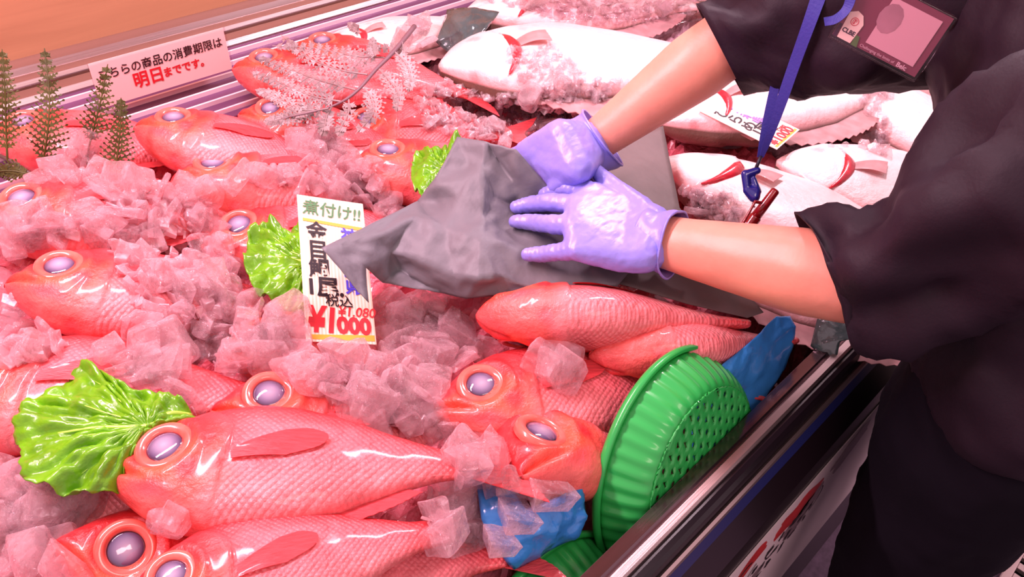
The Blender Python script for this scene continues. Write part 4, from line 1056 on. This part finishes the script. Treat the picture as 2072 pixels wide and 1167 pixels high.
# ================================================================== THE WORKER
person = empty('person', 'worker in a dark short-sleeved shirt and blue gloves leaning over the fish counter', 'person', (0.98, -0.03, 0))
PO = Vector((0.98, -0.03, 0)); PI_ = Matrix.Translation(-PO)
def pbody(name, me, mat, parent=person):
    me.transform(PI_); me.materials.clear() if me.materials else None
    return link_obj(name, me, mat, parent)
E_L = WT(1752, 575, .500); Wr_L = W(1325, 487, .125)
E_R = Vector((.905, .455, 1.145)); Wr_R = WT(1192, 296, .632)
S_L = Vector((.80, .01, 1.25)); S_R = Vector((1.04, .20, 1.30))
# --- body (one continuous skin)
bm = bmesh.new()
hull_spheres(bm, [(S_L, .05), (E_L.lerp(S_L, .05), .043)])
hull_spheres(bm, [(E_L, .046), (E_L.lerp(Wr_L, .25), .049)])
hull_spheres(bm, [(E_L.lerp(Wr_L, .25), .049), (Wr_L.lerp(E_L, .22), .036)])
hull_spheres(bm, [(Wr_L.lerp(E_L, .22), .035), (Wr_L, .030), (Wr_L + Vector((.012, .0, 0)), .028)])
hull_spheres(bm, [(S_R, .05), (E_R.lerp(S_R, .05), .043)])
hull_spheres(bm, [(E_R, .042), (E_R.lerp(Wr_R, .25), .044)])
hull_spheres(bm, [(E_R.lerp(Wr_R, .25), .044), (Wr_R.lerp(E_R, .2), .031)])
hull_spheres(bm, [(Wr_R.lerp(E_R, .2), .031), (Wr_R, .027)])
hull_spheres(bm, [((.86, .05, 1.18), .09), ((1.0, .15, 1.22), .09), (S_L, .05), (S_R, .05), ((.92, .13, 1.36), .05)])
hull_spheres(bm, [((.86, .05, 1.18), .09), ((1.0, .15, 1.22), .09), ((.90, -.03, .92), .09), ((1.05, .0, .92), .09)])
hull_spheres(bm, [((.92, .13, 1.36), .052), ((.91, .19, 1.46), .05)])
HC = Vector((.90, .23, 1.56))
fdir = Vector((-.45, .75, -.45)).normalized(); sdir = Vector((.85, .5, 0)).normalized(); udir = sdir.cross(fdir).normalized()
def hp(f, s, u): return HC + fdir * f + sdir * s + udir * u
hull_spheres(bm, [(hp(-.02, 0, .04), .085), (hp(.02, 0, -.06), .055), (hp(.05, 0, -.09), .032)])
hull_spheres(bm, [(hp(.085, 0, .0), .012), (hp(.105, 0, -.03), .014)]); hull_spheres(bm, [(hp(.075, -.01, -.062), .012), (hp(.075, .01, -.062), .012)])
for s in (-1, 1): hull_spheres(bm, [(hp(-.01, s * .082, .005), .012), (hp(-.01, s * .084, -.03), .010)])
hull_spheres(bm, [((.92, -.01, .86), .085), ((.880, .0, .54), .055)]); hull_spheres(bm, [((.880, .0, .54), .055), ((.88, -.05, .08), .04)])
hull_spheres(bm, [((1.05, -.01, .86), .085), ((1.08, -.02, .48), .06)]); hull_spheres(bm, [((1.08, -.02, .48), .06), ((1.10, -.06, .08), .04)])
me = remesh(bm, .006, 10); pbody('body', me, 'human')
# hair
bm = bmesh.new(); hull_spheres(bm, [(hp(-.035, 0, .06), .088), (hp(-.05, 0, .0), .085)]); me = remesh(bm, .006, 4); displace(me, lambda c, n: .004 * tnoise(c, 60)); pbody('hair', me, 'hair')
# shoes
for c in ((.87, -.0, .045), (1.09, -.01, .045)):
    bm = bmesh.new(); c = Vector(c); hull_spheres(bm, [(c + Vector((0, -.09, 0)), .042), (c + Vector((-.01, .06, -.008)), .034)]); me = remesh(bm, .006, 4); pbody('shoe', me, 'black')
# trousers
bm = bmesh.new()
hull_spheres(bm, [((.865, -.0, 1.0), .115), ((1.05, .0, 1.02), .125), ((.862, .0, .82), .112), ((1.06, -.01, .82), .115)])
hull_spheres(bm, [((.862, .0, .82), .110), ((.880, .0, .56), .085)]); hull_spheres(bm, [((.880, .0, .56), .085), ((.88, -.05, .10), .07)])
hull_spheres(bm, [((1.06, -.01, .82), .115), ((1.08, -.02, .50), .095)]); hull_spheres(bm, [((1.08, -.02, .50), .095), ((1.10, -.06, .10), .07)])
me = remesh(bm, .009, 8)
displace(me, lambda c, n: .008 * fn((c.x, c.y, c.z * .6), 9, 3) + .005 * tnoise(c, 14, 1)); pbody('trousers', me, 'trouser')

# --- shirt
def fold(c, n):
    a = c.x * 6 + c.z * 9 + 1.6 * fn(c, 5, 2)
    return .011 * math.sin(a * 2.1 + c.y * 14) * (0.6 + .4 * fn(c, 7)) + .010 * tnoise(c, 9, 4)
bm = bmesh.new()
hull_spheres(bm, [((.855, .03, 1.17), .115), ((1.01, .15, 1.22), .125), ((.82, .0, 1.25), .085), ((1.05, .20, 1.30), .09), ((.93, .12, 1.37), .06)])
hull_spheres(bm, [((.855, .03, 1.17), .115), ((1.01, .15, 1.22), .125), ((.848, .0, .97), .118), ((1.06, .02, .97), .135)])
me_t = remesh(bm, .009, 10); displace(me_t, fold)
def loft(rings, n=72, sub=8, fold_amp=.008, th=.002, seed=0):
    Cs = catmull([r[0] for r in rings], sub); As = catmull([r[1] for r in rings], sub); Bs = catmull([r[2] for r in rings], sub); V = []; F = []
    for i, (c, a, b) in enumerate(zip(Cs, As, Bs)):
        u = i / (len(Cs) - 1)
        for k in range(n):
            t = 2 * math.pi * k / n; d = a * math.cos(t) + b * math.sin(t); q = c + d
            f = fold_amp * (math.sin(t * 5 + u * 5 + seed) * .5 + math.sin(t * 3 - u * 7 + seed * 2) * .6 + 1.3 * tnoise(q, 12, seed)) * (.35 + .65 * sm(0, .15, u))
            V.append(q + d.normalized() * f)
    m = len(Cs)
    for i in range(m - 1):
        for k in range(n): F.append((i*n + k, i*n + (k+1) % n, (i+1)*n + (k+1) % n, (i+1)*n + k))
    # inner wall for thickness
    inner = [c + (V[i*n+k] - c) * (1 - .045) for i, c in enumerate(Cs) for k in range(n)]
    off = len(V); V += inner
    for i in range(m - 1):
        for k in range(n): F.append((off + i*n + k, off + (i+1)*n + k, off + (i+1)*n + (k+1) % n, off + i*n + (k+1) % n))
    for k in range(n): F.append((k, off + k, off + (k+1) % n, (k+1) % n))
    return V, F
def ring_at(c, ax, r, r2=None, up=Vector((0, 0, 1))):
    ax = Vector(ax).normalized(); b = ax.cross(up).normalized(); a = b.cross(ax).normalized()
    return (Vector(c), a * r, b * (r2 or r))
aL = (S_L - E_L).normalized()
top, bot = WT(1610, 440, .530), WT(1742, 652, .485); cL = (top + bot) / 2; hA = (top - bot) / 2; fL = (E_L - Wr_L).normalized(); hB = hA.cross(fL).normalized() * -.058
ringsL = [(cL, hA, hB), ring_at(E_L + Vector((.005, .0, .012)), fL * .8 + aL * .3, .072, .072), ring_at(E_L.lerp(S_L, .38) + Vector((.01, 0, .01)), aL, .094, .088), ring_at(E_L.lerp(S_L, .75), aL, .115, .10), ring_at(S_L + Vector((.03, .0, .0)), aL, .105, .09)]
top, bot = WT(1406, 5, .61), WT(1502, 186, .598); cR = (top + bot) / 2; hA = (top - bot) / 2; fR = (E_R - Wr_R).normalized(); hB = hA.cross(fR).normalized() * -.06; aR = (S_R - E_R).normalized()
ringsR = [(cR, hA, hB), ring_at(E_R + Vector((.03, -.035, .012)), fR * .6 + aR * .5, .088, .082), ring_at(E_R.lerp(S_R, .42), aR, .098, .09), ring_at(E_R.lerp(S_R, .8), aR, .11, .10), ring_at(S_R, aR, .10, .09)]
Vl, Fl = loft(ringsL, fold_amp=.013, seed=1.0); Vr, Fr = loft(ringsR, fold_amp=.011, seed=2.2)
bmx = bmesh.new(); bmx.from_mesh(me_t)
for V, F in ((Vl, Fl), (Vr, Fr)):
    vs = [bmx.verts.new(v) for v in V]
    for f in F: bmx.faces.new([vs[i] for i in f])
me = bpy.data.meshes.new('shirt'); bmx.to_mesh(me); bmx.free(); me.polygons.foreach_set('use_smooth', [True] * len(me.polygons)); pbody('shirt', me, 'cloth')

# --- gloves
def finger(bm, joints, rads):
    for (a, ra), (b, rb) in zip(zip(joints, rads), zip(joints[1:], rads[1:])): hull_spheres(bm, [(a, ra), (b, rb)])
def G(x, y, h): return W(x, y, h)
bm = bmesh.new()
fr_ = [.0130, .0118, .0106, .0090]
mid = [G(1168, 414, .142), G(1110, 409, .132), G(1073, 413, .119), G(1045, 419, .113)]
rin = [G(1160, 456, .138), G(1112, 453, .127), G(1076, 450, .114), G(1044, 448, .109)]
pin = [G(1165, 506, .128), G(1127, 510, .117), G(1096, 514, .107), G(1067, 515, .103)]
ind = [G(1192, 388, .142), G(1150, 382, .140), G(1124, 386, .130), G(1102, 393, .122)]
thb = [G(1298, 425, .142), G(1250, 388, .146), G(1224, 364, .148), G(1208, 346, .150)]
for J in (mid, rin, ind): finger(bm, J, fr_)
finger(bm, pin, [.0120, .0108, .0098, .0084]); finger(bm, thb, [.017, .0135, .0115, .0090])
wl = [G(1328, 455, .138), G(1316, 515, .130)]
hull_spheres(bm, [(ind[0], .0140), (mid[0], .0140), (rin[0], .0140), (pin[0], .0130), (G(1255, 520, .125), .018), (G(1270, 420, .138), .017)])
hull_spheres(bm, [(G(1255, 520, .125), .018), (G(1270, 420, .138), .017), (G(1300, 516, .128), .022), (G(1322, 455, .136), .024)])
hull_spheres(bm, [(G(1300, 516, .128), .022), (G(1322, 455, .136), .024), (Wr_L, .032)])
me = remesh(bm, .0022, 5)
def wrinkle(joints_sets):
    def f(c, n):
        d = .0006 * tnoise(c, 70, 2) + .0011 * (abs(fn((c.x * .45, c.y, c.z), 60, 1)) - .25)
        for J in joints_sets:
            for a, b in zip(J, J[1:]):
                ab = b - a; t = (c - a).dot(ab) / ab.length_squared
                if -.3 < t < 1.2 and (c - a - ab * t).length < .016:
                    d += .0003 * math.sin(t * 17 + 3 * fn(c, 60)); break
        return d
    return f
displace(me, wrinkle([mid, rin, pin, ind]))
gl = pbody('glove', me, 'glove')
def cuff(centre, ax, r, r2, ln, seed, up=Vector((0, 0, 1)), slant=0.0):
    ax = ax.normalized(); R = []
    for i in range(6):
        u = i / 5; k = 1 - .04 * math.sin(u * math.pi) + .02 * u
        rr = ring_at(centre + ax * ln * u, ax + up.cross(ax) * slant, r * k, r2 * k, up); R.append(rr)
    V, F = loft(R, n=64, sub=4, fold_amp=.0022, seed=seed)
    # rolled edge
    n = 64; last = [V[(len(catmull([r_[0] for r_ in R], 4)) - 1) * n + k] for k in range(n)]
    g = tube_geo(last + [last[0]], .0016, 6, False)
    return merge([(V, F), g])
def add_to(o, geo):
    b = bmesh.new(); b.from_mesh(o.data); vs = [b.verts.new(PI_ @ Vector(v)) for v in geo[0]]
    for f in geo[1]: b.faces.new([vs[i] for i in f])
    b.to_mesh(o.data); b.free(); o.data.polygons.foreach_set('use_smooth', [True] * len(o.data.polygons))
add_to(gl, cuff(Wr_L - fL * .012, fL, .0375, .041, .036, 1.0))
# far hand
bm = bmesh.new()
K = [G(1063, 305, .150), G(1080, 330, .143), G(1098, 352, .135), G(1116, 372, .125)]
TI = [[G(1015, 325, .115), G(990, 355, .090), G(985, 380, .070)], [G(1035, 350, .108), G(1012, 385, .082), G(1005, 408, .062)], [G(1060, 375, .100), G(1042, 405, .076), G(1035, 425, .060)], [G(1088, 392, .094), G(1075, 418, .072), G(1070, 434, .060)]]
for k, tj in zip(K, TI): finger(bm, [k] + tj, [.0115, .0102, .0095, .0082])
hull_spheres(bm, [(K[0], .014), (K[1], .013), (K[2], .013), (K[3], .013), (G(1135, 275, .185), .022), (G(1165, 340, .165), .022)])
hull_spheres(bm, [(G(1135, 275, .185), .022), (G(1165, 340, .165), .022), (Wr_R, .032)])
finger(bm, [G(1150, 352, .155), G(1128, 378, .135), G(1122, 398, .120)], [.015, .0125, .0095])
me = remesh(bm, .0024, 5); displace(me, wrinkle([])); gr_ = pbody('glove', me, 'glove')
upv = Vector((0, 0, 1))
add_to(gr_, cuff(Wr_R - fR * .020, fR, .041, .043, .040, 3.0))

# ================================================================== LANYARD, BADGE, PEN
lan = empty('lanyard', 'blue ribbon lanyard with navy buckle hanging from the worker neck', 'lanyard', WT(1535, 330, .60))
LO = WT(1535, 330, .60)
def ribbon(name, path, widths, mat, parent, origin, facing, th=.0009):
    P = catmull(path, 8); V = []; F = []; n = len(P)
    for i, p in enumerate(P):
        d = (P[min(i+1, n-1)] - P[max(i-1, 0)]).normalized(); u = i / (n - 1); w = lerp(widths, u); tw = math.radians(22) * math.sin(u * 4)
        s_ = d.cross(facing).normalized(); s_ = Matrix.Rotation(tw, 3, d) @ s_; nn = s_.cross(d)
        for a, b in ((-1, -1), (1, -1), (1, 1), (-1, 1)): V.append(p - origin + s_ * a * w / 2 + nn * b * th / 2)
    for i in range(n - 1):
        for k in range(4): F.append((i*4 + k, i*4 + (k+1) % 4, (i+1)*4 + (k+1) % 4, (i+1)*4 + k))
    F += [(0, 1, 2, 3), tuple((n-1)*4 + k for k in (3, 2, 1, 0))]
    return raw(name, V, F, mat, parent, False)
vf = (EYE - LO).normalized()
ribbon('strap', [WT(1668, -40, .52), WT(1640, 40, .53), WT(1604, 140, .553), WT(1566, 250, .58), WT(1541, 318, .60)], [(0, .016), (.6, .013), (.9, .008), (1, .005)], 'lanyard', lan, LO, vf)
ribbon('strap', [WT(1600, -40, .545), WT(1597, 40, .556), WT(1574, 150, .574), WT(1550, 250, .594), WT(1536, 318, .606)], [(0, .015), (.6, .011), (.9, .007), (1, .005)], 'lanyard', lan, LO, vf)
V, F = tube_geo([WT(1540, 315, .60) - LO, WT(1534, 330, .601) - LO, WT(1528, 345, .603) - LO], .0022, 8); raw('cord', V, F, 'cord', lan)
# buckle: curved clip
bm = bmesh.new(); hull_spheres(bm, [(WT(1513, 352, .603), .0055), (WT(1532, 345, .603), .005)]); hull_spheres(bm, [(WT(1508, 352, .603), .0055), (WT(1512, 385, .603), .005)]); hull_spheres(bm, [(WT(1512, 385, .603), .0055), (WT(1526, 398, .603), .0075), (WT(1530, 385, .603), .006)])
hull_spheres(bm, [(WT(1524, 362, .603), .004), (WT(1533, 388, .603), .005)])
me = remesh(bm, .0012, 3); me.transform(Matrix.Translation(-LO)); link_obj('buckle', me, 'lanyard_dk', lan)
V, F = tube_geo([WT(1524, 398, .603) - LO, WT(1523, 412, .603) - LO, WT(1527, 420, .603) - LO], .0012, 6); raw('hook', V, F, 'chrome', lan)
pa, pb = WT(1571, 383, .600), WT(1478, 505, .612)
pen = empty('marker_pen', 'dark red marker pen dangling from the lanyard buckle', 'pen', pa)
def tp(name, a, b, rads, mat, n=20):
    m_ = len(rads) - 1; pts = [a.lerp(b, u) - pa for u, _ in rads]; V, F = tube_geo(pts, [r for _, r in rads], n); return raw(name, V, F, mat, pen)
tp('cap', pa, pb, [(0, .003), (.01, .0048), (.03, .0056), (.30, .0062), (.44, .0064)], 'pen')
tp('barrel', pa, pb, [(.44, .0076), (.46, .0078), (.95, .0078), (1, .006)], 'pen')
bm = bmesh.new(); hull_spheres(bm, [(WT(1528, 408, .596), .0016), (WT(1503, 452, .598), .0022)]); hull_spheres(bm, [(WT(1528, 408, .596), .0022), (WT(1540, 410, .598), .0022)]); me = remesh(bm, .0007, 2); me.transform(Matrix.Translation(-pa)); link_obj('clip', me, 'pen', pen)
tp('white_band', pa, pb, [(.58, .0080), (.59, .0080)], 'badge_text')
# badge
c0 = WT(1675, 74, .485); c1_ = WT(1850, 166, .478); vfb = (EYE - c0).normalized(); e1 = c1_ - c0
bmx_ = frame(c0, e1, vfb.cross(e1)); bw = e1.length; bh = bw * .70
badge = empty('id_badge', 'identity card in a clear holder hanging in front of the worker chest', 'badge', bmx_)
print('BADGE', bw, bh)
bm = bmesh.new(); add_box(bm, (bw * .5, bh * .52, -.0006), (bw * .95, bh * .92, .0008)); bm_obj('card', bm, 'badge_maroon', badge, False)
bm = bmesh.new(); add_box(bm, (bw * .5, bh * .5, .0016), (bw, bh, .0008), .0003); bm_obj('clear_holder', bm, 'clear', badge, False)
V, F = tube_geo([Vector((.02 * bw, 0, .001)), Vector((.98 * bw, 0, .001)), Vector((bw, .02 * bw, .001)), Vector((bw, bh * .98, .001)), Vector((bw * .98, bh, .001)), Vector((bw * .02, bh, .001)), Vector((0, bh * .98, .001)), Vector((0, .02 * bw, .001)), Vector((.02 * bw, 0, .001))], .0013, 8, False); raw('holder_edge', V, F, 'clear', badge)
flat_poly(badge, 'white_panel', [(bw * .36, bh * .17), (bw * .90, bh * .17), (bw * .90, bh * .88), (bw * .36, bh * .88)], 'badge_white')
flat_poly(badge, 'photo_smudge', [(bw * (.40 + .12 * math.cos(a) + .04), bh * (.60 + .22 * math.sin(a))) for a in [k * .5236 for k in range(12)]], 'badge_grey', z=.0006)
flat_poly(badge, 'emblem_plate', [(bw * .08, bh * .06), (bw * .23, bh * .06), (bw * .25, bh * .36), (bw * .20, bh * .47), (bw * .13, bh * .50), (bw * .06, bh * .44)], 'white', z=.0007)
flat_poly(badge, 'green_mark', [(bw * .24, bh * .05), (bw * .31, bh * .05), (bw * .28, bh * .2), (bw * .24, bh * .2)], 'badge_green', z=.0006)
flat_poly(badge, 'dark_mark', [(bw * .03, bh * .05), (bw * .07, bh * .05), (bw * .06, bh * .25), (bw * .03, bh * .25)], 'badge_ink', z=.0006)
V, F = tube_geo([Vector((bw * .155 + bw * .038 * math.cos(a), bh * .35 + bw * .038 * math.sin(a), .0009)) for a in [k * .2618 for k in range(25)]], .0004, 5, False)
V2, F2 = tube_geo([Vector((bw * .155 + bw * .018 * math.cos(a) * math.cos(a * .5), bh * .35 + bw * .024 * math.sin(a * 1.5), .0009)) for a in [k * .35 for k in range(30)]], .0003, 5, False)
V, F = merge([(V, F), (V2, F2)]); raw('round_emblem', V, F, 'badge_pink', badge)
lettering(badge, 'CLBE', bw * .155, bh * .19, bw * .062, 'badge_ink', z=.0010, bold=.0004)
lettering(badge, 'Challenging the limits of', bw * .52, bh * .105, bw * .040, 'badge_text', z=.0010)
lettering(badge, 'Belc', bw * .80, bh * .105, bw * .065, 'badge_text', z=.0010, bold=.0003)
ribbon('neck_loop', [WT(1728, -30, .47) - c0 + c0, WT(1715, 15, .475), WT(1692, 38, .478), WT(1668, 44, .482)], [(0, .010), (1, .008)], 'lanyard', lan, LO, vf)
